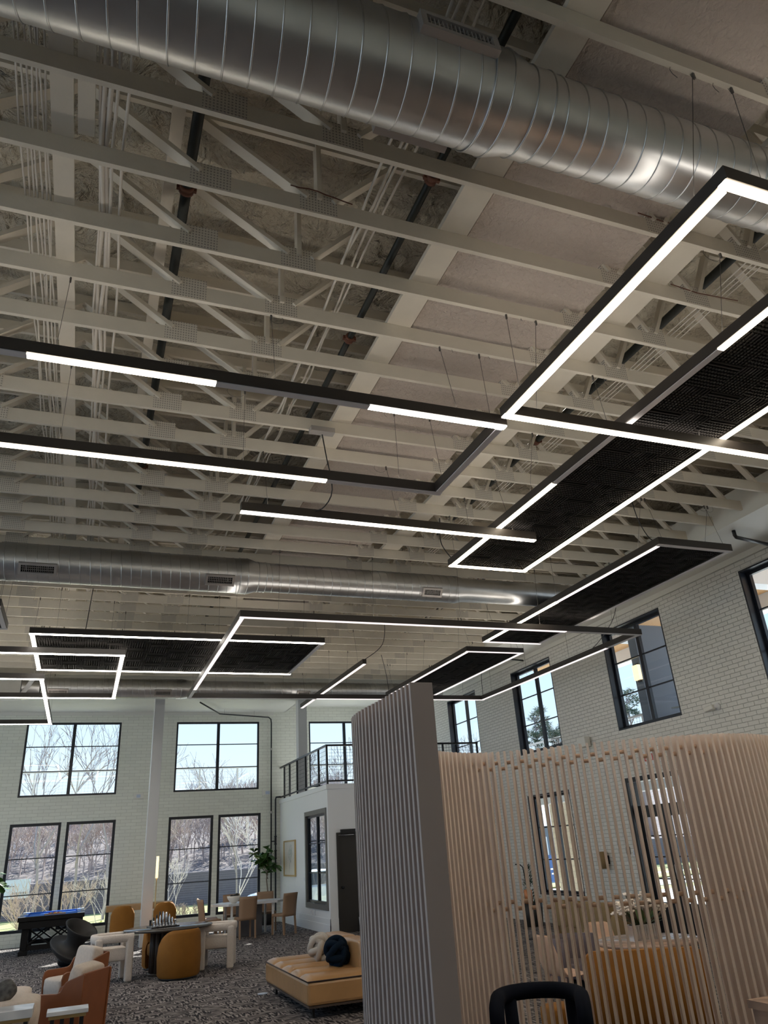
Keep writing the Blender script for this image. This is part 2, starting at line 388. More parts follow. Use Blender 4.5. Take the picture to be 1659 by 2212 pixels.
    def build(s, name, m, parent=None, bevel=0, loc=None, subsurf=0, solid=0):
        me = bpy.data.meshes.new(name); me.from_pydata(s.v, [], s.f); me.update()
        me.polygons.foreach_set('use_smooth', s.sm)
        me.materials.append(M_[m] if isinstance(m, str) else m)
        o = bpy.data.objects.new(name, me); COL.objects.link(o)
        if parent is not None: o.parent = parent
        if loc is not None: o.location = loc
        if solid:
            q = o.modifiers.new('s', 'SOLIDIFY'); q.thickness = solid; q.offset = 0
        if bevel:
            b = o.modifiers.new('b', 'BEVEL'); b.width = bevel; b.segments = 2; b.limit_method = 'ANGLE'
        if subsurf:
            q = o.modifiers.new('ss', 'SUBSURF'); q.levels = subsurf; q.render_levels = subsurf
        return o
def thing(name, label, cat, loc=(0, 0, 0), rz=0.0, group=None, rot=None):
    o = bpy.data.objects.new(name, None); COL.objects.link(o)
    o.empty_display_size = 0.1
    o.location = loc; o.rotation_euler = rot if rot else (0, 0, rz)
    o['label'] = label; o['category'] = cat
    if group: o['group'] = group
    return o
def tag(o, label, cat, group=None, kind=None):
    o['label'] = label; o['category'] = cat
    if group: o['group'] = group
    if kind: o['kind'] = kind
    return o
def struct(o): o['kind'] = 'structure'; return o
def kids(o): return [c for c in KIDS.get(o.name, [])]
def dup(root, loc=None, rz=None, label=None, group=None, rot=None):
    """copy of a thing with copies of its parts and sub-parts"""
    r = root.copy(); COL.objects.link(r)
    if loc is not None: r.location = loc
    if rz is not None: r.rotation_euler = (0, 0, rz)
    if rot is not None: r.rotation_euler = rot
    if label: r['label'] = label
    if group: r['group'] = group
    for ch in list(root.children):
        c = ch.copy(); COL.objects.link(c); c.parent = r
        for g in list(ch.children):
            d = g.copy(); COL.objects.link(d); d.parent = c
    return r
ONES = 'first second third fourth fifth sixth seventh eighth ninth tenth eleventh twelfth thirteenth fourteenth fifteenth sixteenth seventeenth eighteenth nineteenth twentieth'.split()

# ------------------------------------------------------------------ the room shell
XL, XR, YB, YN = -8.0, 10.32, 24.62, -4.0
MX, MY, MZ = 5.81, 19.38, 3.39          # the balcony room in the far corner
ZTOP = 7.6
def wall(name, axis, c0, c1, u0, u1, z0, z1, holes, m):
    """axis 'X': the wall lies along X between y=c0..c1, axis 'Y': along Y between x=c0..c1; holes are (u0,u1,z0,z1)"""
    us = sorted({u0, u1, *[h[0] for h in holes], *[h[1] for h in holes]}); us = [u for u in us if u0 <= u <= u1]
    zs = sorted({z0, z1, *[h[2] for h in holes], *[h[3] for h in holes]}); zs = [z for z in zs if z0 <= z <= z1]
    b = MB()
    for i in range(len(us) - 1):
        j = 0
        while j < len(zs) - 1:
            um = (us[i] + us[i + 1]) / 2
            def hole(k): zm = (zs[k] + zs[k + 1]) / 2; return any(h[0] < um < h[1] and h[2] < zm < h[3] for h in holes)
            if hole(j): j += 1; continue
            k = j
            while k + 1 < len(zs) - 1 and not hole(k + 1): k += 1
            if axis == 'X': b.box(us[i], us[i + 1], c0, c1, zs[j], zs[k + 1])
            else: b.box(c0, c1, us[i], us[i + 1], zs[j], zs[k + 1])
            j = k + 1
    return struct(b.build(name, m))
UPB = [(-1.79, 0.86), (2.51, 5.13), (6.80, 9.30)]
LOB = [(-1.88, -0.55), (-0.41, 0.92), (2.42, 3.74), (3.89, 5.20), (6.0, 7.6), (7.75, 9.35)]
UPB_X = [(-6.6, -4.0)]
LOB_X = [(-6.7, -5.4), (-5.2, -3.9)]
holes_b = [(a, b, 3.74, 5.82) for a, b in UPB + UPB_X] + [(a, b, 0.33, 3.04) for a, b in LOB + LOB_X]
wall('wall_back', 'X', YB, YB + 0.16, XL, XR, 0, ZTOP, holes_b, 'brick_back')
UPR = [(3.2, 5.1), (7.22, 9.12), (11.22, 13.13), (15.25, 17.17), (19.26, 21.16)]
LOR = [(15.28, 17.12)]
DOOR = (11.55, 13.24, 0, 2.80)
holes_r = [(a, b, 3.73, 5.83) for a, b in UPR] + [(a, b, 0.58, 2.76) for a, b in LOR] + [DOOR]
wall('wall_right', 'Y', XR, XR + 0.26, YN, YB + 0.16, 0, ZTOP, holes_r, 'brick_right')
WL = [(-3.6, 0.4), (0.9, 5.3), (5.8, 10.2), (10.7, 15.1), (15.6, 20.0), (20.5, 24.2)]
wall('wall_left', 'Y', XL - 0.2, XL, YN, YB + 0.16, 0, ZTOP, [(a, b, 0.3, 3.1) for a, b in WL] + [(a, b, 3.3, 6.1) for a, b in WL], 'brick_right')
wall('wall_near', 'X', YN - 0.2, YN, XL, XR, 0, ZTOP, [], 'brick_back')
struct(MB().box(XL, XR + 0.26, YN, YB + 0.16, -0.12, 0).build('floor', 'carpet'))

# windows: black frame with thin glazing bars and one pane of glass
def window(n, axis, c, u0, u1, z0, z1, div=2, depth=0.07, fw=0.055, mull=True, jamb=0.0, fm='winframe'):
    e = bpy.data.objects.new('window_%d' % n, None); COL.objects.link(e); struct(e)
    def put(b, ua, ub, za, zb, da, db):
        if axis == 'X': b.box(ua, ub, c + da, c + db, za, zb)
        else: b.box(c + da, c + db, ua, ub, za, zb)
    b = MB(); d = depth
    put(b, u0, u0 + fw, z0, z1, 0, d); put(b, u1 - fw, u1, z0, z1, 0, d)
    put(b, u0 + fw, u1 - fw, z0, z0 + fw, 0, d); put(b, u0 + fw, u1 - fw, z1 - fw, z1, 0, d)
    um = (u0 + u1) / 2
    if mull: put(b, um - 0.045, um + 0.045, z0 + fw, z1 - fw, 0, d)
    struct(b.build('window_frame', fm, e))
    g = MB(); cuts = [u0 + fw, u1 - fw] if not mull else [u0 + fw, um - 0.045, um + 0.045, u1 - fw]
    for k in range(1, div + 1):
        zz = z0 + (z1 - z0) * k / (div + 1)
        for i in range(0, len(cuts), 2):
            put(g, cuts[i], cuts[i + 1], zz - 0.013, zz + 0.013, d * 0.3, d * 0.75)
    struct(g.build('glazing_bars', fm, e))
    if jamb:
        j = MB(); t = 0.03
        for (ua, ub, za, zb) in ((u0 - t, u0, z0 - t, z1 + t), (u1, u1 + t, z0 - t, z1 + t), (u0, u1, z0 - t, z0), (u0, u1, z1, z1 + t)):
            put(j, ua + (0 if ua < u0 else 0), ub, za, zb, -jamb, d)
        # jamb linings sit just inside the opening
        struct(j.build('jamb_lining', fm, e))
    p = MB(); put(p, u0 + fw * 0.5, u1 - fw * 0.5, z0 + fw * 0.5, z1 - fw * 0.5, d * 0.48, d * 0.56)
    struct(p.build('window_pane', 'glass', e))
    return e
wn = 1
for a, b in UPB + UPB_X: window(wn, 'X', YB + 0.03, a, b, 3.74, 5.82); wn += 1
for a, b in LOB + LOB_X: window(wn, 'X', YB + 0.03, a, b, 0.33, 3.04, mull=False, fw=0.075); wn += 1
for a, b in UPR: window(wn, 'Y', XR + 0.15, a + 0.03, b - 0.03, 3.76, 5.80, jamb=0.15); wn += 1
for a, b in LOR: window(wn, 'Y', XR + 0.15, a + 0.03, b - 0.03, 0.61, 2.73, jamb=0.15); wn += 1
for a, b in WL:
    window(wn, 'Y', XL - 0.14, a, b, 0.3, 3.1); wn += 1
    window(wn, 'Y', XL - 0.14, a, b, 3.3, 6.1); wn += 1

# glazed door in the right wall
def glazed_door():
    e = bpy.data.objects.new('door_1', None); COL.objects.link(e); struct(e)
    y0, y1 = DOOR[0], DOOR[1]; x0 = XR + 0.12; zt = DOOR[3]
    b = MB().box(XR - 0.01, XR + 0.24, y0, y0 + 0.07, 0, zt).box(XR - 0.01, XR + 0.24, y1 - 0.07, y1, 0, zt).box(XR - 0.01, XR + 0.24, y0 + 0.07, y1 - 0.07, zt - 0.09, zt)
    b.box(x0, x0 + 0.08, y0 + 0.07, y1 - 0.07, 2.16, 2.26)
    struct(b.build('door_frame', 'black', e))
    for k, (a, c) in enumerate(((y0 + 0.07, (y0 + y1) / 2), ((y0 + y1) / 2, y1 - 0.07))):
        l = MB().box(x0, x0 + 0.06, a, a + 0.12, 0.02, 2.16).box(x0, x0 + 0.06, c - 0.12, c, 0.02, 2.16).box(x0, x0 + 0.06, a + 0.12, c - 0.12, 0.02, 0.55).box(x0, x0 + 0.06, a + 0.12, c - 0.12, 2.04, 2.16)
        for z in (0.95, 1.33, 1.70): l.box(x0 + 0.015, x0 + 0.045, a + 0.12, c - 0.12, z - 0.012, z + 0.012)
        o = l.build('door_leaf', 'black', e)
        MB().box(x0 + 0.025, x0 + 0.032, a + 0.12, c - 0.12, 0.55, 2.04).build('door_pane', 'glass', o)
        hy = c - 0.06 if k == 0 else a + 0.06
        MB().tube([(x0 - 0.05, hy, 0.95), (x0 - 0.05, hy, 1.2)], 0.012).box(x0 - 0.05, x0, hy - 0.01, hy + 0.01, 0.97, 0.99).box(x0 - 0.05, x0, hy - 0.01, hy + 0.01, 1.16, 1.18).build('door_handle', 'grille', o)
    MB().box(x0 + 0.03, x0 + 0.037, y0 + 0.07, y1 - 0.07, 2.26, zt - 0.09).build('transom_pane', 'glass', e)
glazed_door()

# ceiling: foam deck, flat stucco panel between the boards, soffits
def foam_deck():
    b = MB(); nx, ny = 60, 80; rows = []
    for j in range(ny + 1):
        r = []
        for i in range(nx + 1):
            x = XL + (XR + 0.26 - XL) * i / nx; y = YN + (YB + 0.16 - YN) * j / ny
            z = 7.16 + 0.05 * math.sin(x * 2.1 + 1.3 * math.sin(y * 1.7)) + 0.05 * math.sin(y * 2.7 + x) + random.uniform(-0.035, 0.035)
            r.append((x, y, z))
        rows.append(r)
    b.strip(rows)
    o = b.build('ceiling', 'foam'); struct(o); return o
foam_deck()
struct(MB().box(XL - 0.2, XR + 0.3, YN - 0.2, YB + 0.2, ZTOP - 0.06, ZTOP + 0.06).build('ceiling_deck', 'foam'))
struct(MB().box(2.545, 4.06, -2.0, 20.35, 6.405, 6.44).build('ceiling_panel', 'stucco'))
def soffits():
    b = MB().box(9.07, XR, YN, 20.35, 6.10, 6.16).box(9.07, 9.10, YN, 20.35, 6.16, 6.58)
    struct(b.build('soffit_right', 'soffit'))
    b = MB().box(XL, 5.98, 20.38, YB, 6.12, 6.18).box(5.98, XR, 20.38, YB, 6.30, 6.36).box(XL, XR, 20.36, 20.40, 6.12, 6.70).box(5.96, 6.0, 20.40, YB, 6.12, 6.36)
    struct(b.build('soffit_back', 'soffit'))
    struct(MB().box(XR - 0.03, XR, YN, YB, 6.0, 6.10).build('trim_1', 'soffit'))
    struct(MB().box(XL, 5.6, YB - 0.03, YB, 6.03, 6.12).build('trim_2', 'soffit'))
soffits()
# round supply diffuser set in the soffit
t = thing('ceiling_diffuser', 'round white ceiling diffuser in the soffit above the right wall windows', 'air diffuser', (9.72, 12.5, 6.10))
MB().lathe([(0.17, 0.0), (0.17, -0.02), (0.10, -0.035), (0.10, 0)], 28).build('outer_ring', 'white', t)
MB().lathe([(0.08, 0.0), (0.08, -0.045), (0.001, -0.05)], 24).build('inner_cone', 'white', t)

# steel columns
def column(name, x0, x1, y0, y1, z0, z1, label):
    o = MB().box(x0, x1, y0, y1, z0, z1).build(name, 'col', bevel=0.006); struct(o); o['label'] = label; return o
column('column', 1.545, 1.80, 21.05, 21.35, 0, 6.12, 'square white column beside the console table')
column('column', 5.86, 6.13, 22.40, 22.68, MZ, 6.30, 'square white column standing on the balcony floor')

# balcony room: white walls, slab, casing, baseboards
holes_m = [(19.55, 21.53, 0.55, 2.80)]
wall('wall_balcony_west', 'Y', MX, MX + 0.14, MY, YB, 0, MZ - 0.12, holes_m, 'white')
MDOOR = (6.07, 7.05, 0, 2.17)
wall('wall_balcony_south', 'X', MY, MY + 0.14, MX + 0.14, XR, 0, MZ - 0.12, [MDOOR], 'white')
struct(MB().box(MX - 0.03, XR, MY - 0.03, YB, MZ - 0.12, MZ).build('floor_balcony', 'white'))
struct(MB().box(MX - 0.02, MX, MY - 0.02, YB, 0, 0.20).box(MX - 0.012, MX, MY - 0.012, YB, 0.20, 0.33).build('baseboard_west', 'white'))
struct(MB().box(MX - 0.02, MDOOR[0] - 0.06, MY - 0.02, MY, 0, 0.20).box(MX - 0.012, MDOOR[0] - 0.06, MY - 0.012, MY, 0.20, 0.33).box(MDOOR[1] + .06, XR, MY - 0.02, MY, 0, 0.2).build('baseboard_south', 'white'))
e = window(wn, 'Y', MX + 0.03, 19.60, 21.48, 0.62, 2.73, jamb=0.0, fw=0.06); wn += 1
c = MB().box(MX - 0.03, MX + 0.02, 19.50, 19.60, 0.50, 2.84).box(MX - 0.03, MX + 0.02, 21.48, 21.58, 0.50, 2.84).box(MX - 0.03, MX + 0.02, 19.60, 21.48, 0.50, 0.62).box(MX - 0.03, MX + 0.02, 19.60, 21.48, 2.73, 2.84)
struct(c.build('window_casing', 'casing', e))
e = bpy.data.objects.new('door_2', None); COL.objects.link(e); struct(e)
struct(MB().box(MDOOR[0] - 0.06, MDOOR[0], MY - 0.03, MY + 0.14, 0, 2.23).box(MDOOR[1], MDOOR[1] + 0.06, MY - 0.03, MY + 0.14, 0, 2.23).box(MDOOR[0], MDOOR[1], MY - 0.03, MY + 0.14, 2.17, 2.23).build('door_frame', 'greydoor', e))
o = MB().box(MDOOR[0] + 0.005, MDOOR[1] - 0.005, MY + 0.01, MY + 0.06, 0.01, 2.165).build('door_leaf', 'greydoor', e)
MB().lathe([(0.028, 0), (0.012, -0.015), (0.012, -0.04), (0.03, -0.05), (0.03, -0.07), (0.01, -0.08)], 16, (6.14, MY + 0.01, 0.99), 'Y').build('door_knob', 'black', o)
MB().box(6.12, 6.5, MY - 0.09, MY + 0.005, 2.20, 2.30).bar((6.2, MY - 0.06, 2.2), (6.5, MY - 0.10, 2.17), 0.02, 0.02).build('door_closer', 'black', e)
# room ceiling light behind the balcony wall is daylight only

# balcony railing with woven wire infill: sections as parts, wires as one mesh per section
def wire_grid(u0, u1, z0, z1, pitch, r, axis, c):
    b = MB(); n = max(1, int(round((u1 - u0) / pitch))); k = max(1, int(round((z1 - z0) / pitch)))
    for i in range(1, n):
        u = u0 + (u1 - u0) * i / n
        if axis == 'X': b.bar((u, c, z0), (u, c, z1), r, r)
        else: b.bar((c, u, z0), (c, u, z1), r, r)
    for i in range(1, k):
        z = z0 + (z1 - z0) * i / k
        if axis == 'X': b.bar((u0, c + r, z), (u1, c + r, z), r, r)
        else: b.bar((c + r, u0, z), (c + r, u1, z), r, r)
    return b
t = thing('balcony_railing', 'black steel railing with wire mesh along the balcony edge', 'railing', (0, 0, MZ))
ZR = 0.99
b = MB().box(MX - 0.01, MX + 0.05, MY, YB, ZR - 0.045, ZR).build('top_rail', 'black', t)
MB().box(MX + 0.05, XR - 0.02, MY, MY + 0.06, ZR - 0.045, ZR).build('top_rail', 'black', t)
MB().box(MX + 0.0, MX + 0.04, MY + 0.06, YB, 0.06, 0.10).build('bottom_rail', 'black', t)
MB().box(MX + 0.05, XR - 0.02, MY + 0.01, MY + 0.05, 0.06, 0.10).build('bottom_rail', 'black', t)
ys = [MY + 0.03, 20.2, 21.55, 22.5, 23.4, 24.1]
for y in ys: MB().box(MX, MX + 0.045, y - 0.022, y + 0.022, 0, ZR - 0.045).build('post', 'black', t)
xs = [7.0, 8.2, 9.2, XR - 0.05]
for x in xs: MB().box(x - 0.022, x + 0.022, MY + 0.008, MY + 0.052, 0, ZR - 0.045).build('post', 'black', t)
for a, c in zip(ys[:-1], ys[1:]): wire_grid(a + 0.02, c - 0.02, 0.1, ZR - 0.045, 0.10, 0.006, 'Y', MX + 0.02).build('wire_mesh', 'black', t)
xx = [MX + 0.05] + xs
for a, c in zip(xx[:-1], xx[1:]): wire_grid(a + 0.02, c - 0.02, 0.1, ZR - 0.045, 0.085, 0.006, 'X', MY + 0.03).build('wire_mesh', 'black', t)

# ------------------------------------------------------------------ roof trusses
TY0, TP = 3.34, 0.61
CZ0, CZ1 = 6.21, 6.36
def make_truss():
    t = thing('roof_truss', 'x', 'roof truss')
    MB().box(XL + 0.02, XR - 0.02, 0, 0.038, CZ0, CZ1).build('bottom_chord', 'truss', t)
    MB().box(XL + 0.02, XR - 0.02, 0, 0.038, 6.92, 7.04).build('top_chord', 'truss', t)
    webs = [(-6.6, -5.9), (-5.1, -5.7), (-4.2, -3.4), (-2.6, -3.2), (-1.22, -0.47), (0.36, -0.45), (1.16, 0.28), (1.25, 1.25), (1.36, 1.92), (3.92, 3.45), (4.02, 4.40), (4.84, 4.46), (4.93, 5.22), (5.95, 5.5), (6.7, 7.25), (7.30, 7.95), (8.75, 8.2)]
    for a, c in webs:
        MB().bar((a, 0.019, CZ1 - 0.01), (c, 0.019, 6.95), 0.038, 0.088, up=(0, 1, 0)).build('web', 'truss', t)
    # the plates are pressed on both faces of the joints
    for x, w, h in ((-5.6, 0.3, 0.2), (-3.0, 0.3, 0.2), (-1.30, 0.30, 0.19), (0.435, 0.29, 0.205), (1.245, 0.29, 0.205), (3.98, 0.28, 0.19), (4.90, 0.27, 0.205), (7.25, 0.28, 0.19)):
        MB().box(x - w / 2, x + w / 2, -0.0035, 0.0415, CZ0 + 0.012, CZ0 + 0.012 + h).build('truss_plate', 'plate', t)
    return t
proto = None
k_all = list(range(-5, 28))
near_n = mid_n = 0
for k in k_all:
    y = TY0 + TP * k
    if y < 2.54:
        lab = None
        n = sum(1 for q in k_all if TY0 + TP * q < 2.54 and q >= k)
        lab = 'white painted wooden roof truss, %s on the near side of the near duct' % ONES[n - 1]
    elif y < 11.14:
        near_n += 1; lab = 'white painted wooden roof truss, %s one beyond the near duct' % ONES[near_n - 1]
    else:
        mid_n += 1; lab = 'white painted wooden roof truss, %s one beyond the middle duct' % ONES[mid_n - 1]
    if proto is None:
        proto = make_truss(); o = proto; o.location = (0, y, 0); o['label'] = lab; o['group'] = 'roof trusses across the hall'
    else:
        o = dup(proto, (0, y, 0), 0, lab)

# boards laid along the hall on top of the chords
def board(x0, x1, y0, y1, z0, z1, label, m='truss', name='ceiling_board'):
    o = MB().box(x0, x1, y0, y1, z0, z1).build(name, m); tag(o, label, 'board'); return o
ZB = CZ1 + 0.002
board(-0.63, -0.49, -1.0, 20.3, ZB, ZB + 0.04, 'long flaking white board laid beside the left cable bundle')
board(-0.465, -0.36, -1.0, 3.9, ZB, ZB + 0.04, 'short white board laid next to the flaking white board near the near duct')
board(0.13, 0.22, -1.0, 20.3, 6.70, 6.90, 'white lumber runner beside the left black sprinkler pipe')
board(2.27, 2.515, -1.0, 20.3, ZB, ZB + 0.05, 'wide white board along the left edge of the stucco ceiling panel')
board(4.26, 4.56, -1.0, 20.3, ZB, ZB + 0.05, 'ribbed white board along the right side of the stucco panel')
board(7.55, 7.75, -1.0, 20.3, 6.62, 6.66, 'white board high above the trusses near the right soffit')

# sprinkler mains
def pipe_main(x, z, r, ys, label):
    t = thing('sprinkler_pipe', label, 'pipe', (x, 0, z))
    MB().tube([(0, -2.0, 0), (0, 20.3, 0)], r, 12).build('pipe', 'pipe', t)
    for y in ys:
        MB().lathe([(r + 0.003, -0.035), (r + 0.016, -0.035), (r + 0.016, -0.012), (r + 0.010, -0.010), (r + 0.010, 0.010), (r + 0.016, 0.012), (r + 0.016, 0.035), (r + 0.003, 0.035)], 14, (0, y, 0), 'Y').box(-r - 0.035, -r - 0.005, y - 0.014, y + 0.014, -0.02, 0.02).box(r + 0.005, r + 0.035, y - 0.014, y + 0.014, -0.02, 0.02).build('coupling', 'rust', t)
    return t
pipe_main(0.305, 6.66, 0.042, (4.42, 9.2, 14.0), 'black sprinkler main on the left, rusty coupling in the third truss bay')
pipe_main(2.06, 6.50, 0.032, (3.62, 5.66, 10.6), 'thin black sprinkler main running left of the stucco ceiling panel')
pipe_main(5.35, 6.78, 0.045, (7.4, 12.0), 'black sprinkler main above the trusses right of the stucco panel')
pipe_main(7.2, 6.72, 0.05, (7.0, 12.6), 'black sprinkler main above the trusses beside the right soffit')

# painted cables draped over the trusses
def cable(pts, r, label, group=None, m='cable'):
    o = MB().tube(pts, r, 6).build('cable', m); tag(o, label, 'cable', group); return o
def wavy(x0, z0, a, seed, y0=-1.0, y1=20.2, x1=None):
    rnd = random.Random(seed); pts = []; n = int((y1 - y0) / 0.61)
    for i in range(n + 1):
        y = y0 + (y1 - y0) * i / n; f = i / n
        xx = x0 + ((x1 - x0) * f if x1 is not None else 0)
        pts.append((xx + rnd.uniform(-a, a), y, z0 + rnd.uniform(0, 0.012)))
    return pts
for i, x in enumerate((-0.83, -0.80, -0.755, -0.735, -0.71, -0.685, -0.66)):
    cable(wavy(x, ZB + 0.008, 0.012, 10 + i), 0.0075, 'thin white cable in the bundle left of the flaking board', 'cables left of the flaking board')
for i, (x, r) in enumerate(((-0.325, 0.010), (-0.30, 0.018), (-0.268, 0.018), (-0.235, 0.012), (-0.16, 0.011))):
    cable(wavy(x, ZB + r, 0.018, 30 + i), r, 'white conduit in the bundle right of the flaking board', 'conduits right of the flaking board')
for i, (x, r, x1) in enumerate(((1.60, 0.011, 1.75), (1.68, 0.011, 1.70), (1.76, 0.010, 1.85), (1.88, 0.010, 1.80))):
    cable(wavy(x, 6.42 + 0.05 * i, 0.03, 50 + i, x1=x1), r, 'white cable slanting beside the thin sprinkler main', 'cables left of the thin sprinkler main')
for i, x in enumerate((5.10, 5.16, 5.21, 5.27)):
    cable(wavy(x, ZB + 0.02, 0.008, 70 + i), 0.006, 'thin white cable laid right of the ribbed board', 'cables right of the ribbed board')
for i, x in enumerate((-2.02, -1.96)):
    cable(wavy(x, ZB + 0.012, 0.02, 90 + i, 6.0, 20.2), 0.011, 'white conduit over the far left trusses', 'conduits over the far left trusses')
cable([(1.02 + 0.07 * i, 3.925 - 0.004 * (i % 2), 6.395 + (0.012, 0.004, 0.02, 0.014, 0.0, -0.012, -0.02, -0.035)[i]) for i in range(8)], 0.005, 'rusty red wire lying across a truss plate', m='rust')
cable([(3.75, 3.32, 6.37), (4.0, 3.325, 6.36), (4.3, 3.33, 6.375)], 0.005, 'rusty red wire on the first truss beyond the near duct', m='rust')
cable([(4.6, 3.93, 6.37), (4.9, 3.93, 6.34), (5.4, 3.93, 6.37)], 0.005, 'rusty red wire on the second truss beyond the near duct', m='rust')

# ------------------------------------------------------------------ spiral ducts
def duct(name, y, z, r1, r2, xa, xr0, xr1, xb, pitch, label, regs, ang):
    t = thing(name, label, 'air duct', (0, y, z))
    MB().lathe([(r1, xa), (r1, xr0)], 48, axis='X', cap=False).build('duct_pipe', 'galv', t)
    MB().lathe([(r2, xr1), (r2, xb)], 48, axis='X', cap=False).build('duct_pipe', 'galv', t)
    d = xr1 - xr0
    MB().lathe([(r1 + 0.006, xr0 - 0.12), (r1 + 0.006, xr0), (r1 + 0.004, xr0 + d * 0.15), (r2 + 0.006, xr1 - d * 0.15), (r2 + 0.007, xr1 + 0.12)], 48, axis='X', cap=False).build('reducer', 'galv', t)
    b = MB()
    for x, r in ((xr0 - 0.12, r1 + 0.007), (xr0, r1 + 0.007), (xr1, r2 + 0.007), (xr1 + 0.12, r2 + 0.007)):
        b.tube([(x, r * math.cos(q * PI / 24), r * math.sin(q * PI / 24)) for q in range(48)], 0.006, 5, closed=True)
    b.build('reducer_bead', 'seam', t)
    for (x0, x1, r) in ((xa, xr0 - 0.13, r1), (xr1 + 0.13, xb, r2)):
        n = int((x1 - x0) / pitch * 28); pts = []
        for i in range(n + 1):
            a = 2 * PI * i / 28
            pts.append((x0 + pitch * i / 28, (r + 0.001) * math.cos(a), (r + 0.001) * math.sin(a)))
        MB().tube(pts, 0.0055, 5).build('spiral_seam', 'seam', t)
    for xc, wdt, hgt, a in regs:
        r = r1 if xc < xr0 else r2
        g = bpy.data.objects.new('register', None)
        n = Vector((0, math.cos(a), math.sin(a))); up = Vector((0, -math.sin(a), math.cos(a)))
        c = n * (r * 0.985)
        fr = MB()
        def P(u, v, d): return Vector((xc + u, 0, 0)) + c + up * v + n * d
        def slab(bm, u0, u1, v0, v1, d0, d1):
            bm.add([P(u0, v0, d0), P(u1, v0, d0), P(u1, v1, d0), P(u0, v1, d0), P(u0, v0, d1), P(u1, v0, d1), P(u1, v1, d1), P(u0, v1, d1)],
                   [(3, 2, 1, 0), (4, 5, 6, 7), (0, 1, 5, 4), (1, 2, 6, 5), (2, 3, 7, 6), (3, 0, 4, 7)])
        W, H, f = wdt / 2, hgt / 2, 0.035
        D0, D1 = -0.06, 0.045
        slab(fr, -W, W, H - f, H, D0, D1); slab(fr, -W, W, -H, -H + f, D0, D1); slab(fr, -W, -W + f, -H + f, H - f, D0, D1); slab(fr, W - f, W, -H + f, H - f, D0, D1)
        fo = fr.build('register_frame', 'grille', t)
        gr = MB(); nn = int(round((wdt - 2 * f) / 0.026))
        for i in range(1, nn):
            u = -W + f + (wdt - 2 * f) * i / nn; slab(gr, u - 0.003, u + 0.003, -H + f, H - f, 0.012, 0.035)
        mm = int(round((hgt - 2 * f) / 0.03))
        for i in range(1, mm):
            v = -H + f + (hgt - 2 * f) * i / mm; slab(gr, -W + f, W - f, v - 0.003, v + 0.003, 0.008, 0.028)
        gr.build('grille', 'grille', fo)
        bk = MB(); slab(bk, -W + f, W - f, -H + f, H - f, 0.004, 0.006); bk.build('damper', 'dark', fo)
    return t
duct('round_duct', 2.54, 5.90, 0.292, 0.255, -3.2, 1.92, 2.10, 9.0, 0.142, 'large shiny spiral duct across the top of the hall, nearest the entrance',
     ((1.56, 0.48, 0.16, PI - 0.10), (1.50, 0.48, 0.16, -0.15)), 0)
d2 = duct('round_duct', 11.14, 5.90, 0.28, 0.236, -1.45, 2.08, 2.26, 5.75, 0.142, 'long spiral duct in the middle of the hall with three registers',
     ((-0.93, 0.50, 0.17, PI + 0.62), (1.64, 0.44, 0.17, PI + 0.62), (5.25, 0.36, 0.16, PI + 0.62)), 0)
MB().lathe([(0.242, 5.72), (0.242, 5.80), (0.212, 5.92), (0.212, 9.0)], 40, axis='X', cap=False).build('duct_pipe', 'galv', d2)
MB().lathe([(0.36, -1.95), (0.33, -1.75), (0.28, -1.45)], 4, axis='X', smooth=False).build('square_transition', 'galv', d2)
MB().box(-3.5, -1.95, -0.26, 0.26, -0.26, 0.26).build('plenum', 'galv', d2)
duct('round_duct', 19.67, 5.84, 0.247, 0.218, -1.2, 2.05, 2.30, 9.4, 0.142, 'farthest spiral duct hung in front of the back soffit',
     ((-0.84, 0.46, 0.15, PI + 0.55), (1.6, 0.42, 0.15, PI + 0.55), (5.25, 0.36, 0.14, PI + 0.55)), 0)

# ------------------------------------------------------------------ linear pendant lights
WR = random.Random(21)
HW, HH = 0.085, 0.10     # housing width, height
def light_bar(t, p, q, segs, wires=True):
    """p, q: corner centre points of one straight run at the light's own height; segs: (from, to, kind) fractions"""
    p, q = Vector(p), Vector(q); d = q - p
    MB().bar(p + Vector((0, 0, HH / 2 + 0.004)), q + Vector((0, 0, HH / 2 + 0.004)), HW, HH).build('housing', 'housing', t)
    if any(s[2] != 'led_off' for s in segs):
        MB().bar(p + d * 0.02 + Vector((0, 0, HH + 0.0045)), p + d * 0.98 + Vector((0, 0, HH + 0.0045)), HW - 0.03, 0.001).build('added_fill_strip', 'ceiling_fill', t)  # added fill on top of the bar, unseen from below, brightens the ceiling
    for a, c, kind in segs:
        MB().bar(p + d * a + Vector((0, 0, 0.0)), p + d * c + Vector((0, 0, 0.0)), HW - 0.022, 0.012).build('diffuser', kind, t)
    if wires:
        L = d.length; n = max(1, int(L / 1.8)); z = p.z
        for i in range(n + 1):
            f = 0.08 + 0.84 * i / n
            c = p + d * f
            # hung from the nearest truss chord, with a gripper and a loose looped tail
            k = round((c.y - TY0) / TP); ty = TY0 + TP * k + 0.019; ty = ty if abs(ty - c.y) < 0.35 and c.x < 9.0 else c.y
            zt = CZ0 if c.x < 9.05 and c.y < 20.3 else 6.10
            wr = MB().tube([(c.x, c.y, z + HH), (c.x + 0.01, ty, zt + 0.004)], 0.0024, 4)
            wr.box(c.x + 0.003, c.x + 0.017, ty - 0.007, ty + 0.007, zt - 0.05, zt)
            sg_ = WR.choice((-1, 1)); ra = WR.uniform(0.05, 0.11); n0 = WR.choice((7, 9, 12))
            wr.tube([(c.x + 0.01 + sg_ * ra * (1 - math.cos(q * PI / 6)), ty + 0.01, zt - 0.03 + 0.75 * ra * math.sin(q * PI / 6)) for q in range(n0)], 0.0018, 4)
            wr.build('suspension_wire', 'wire', t)
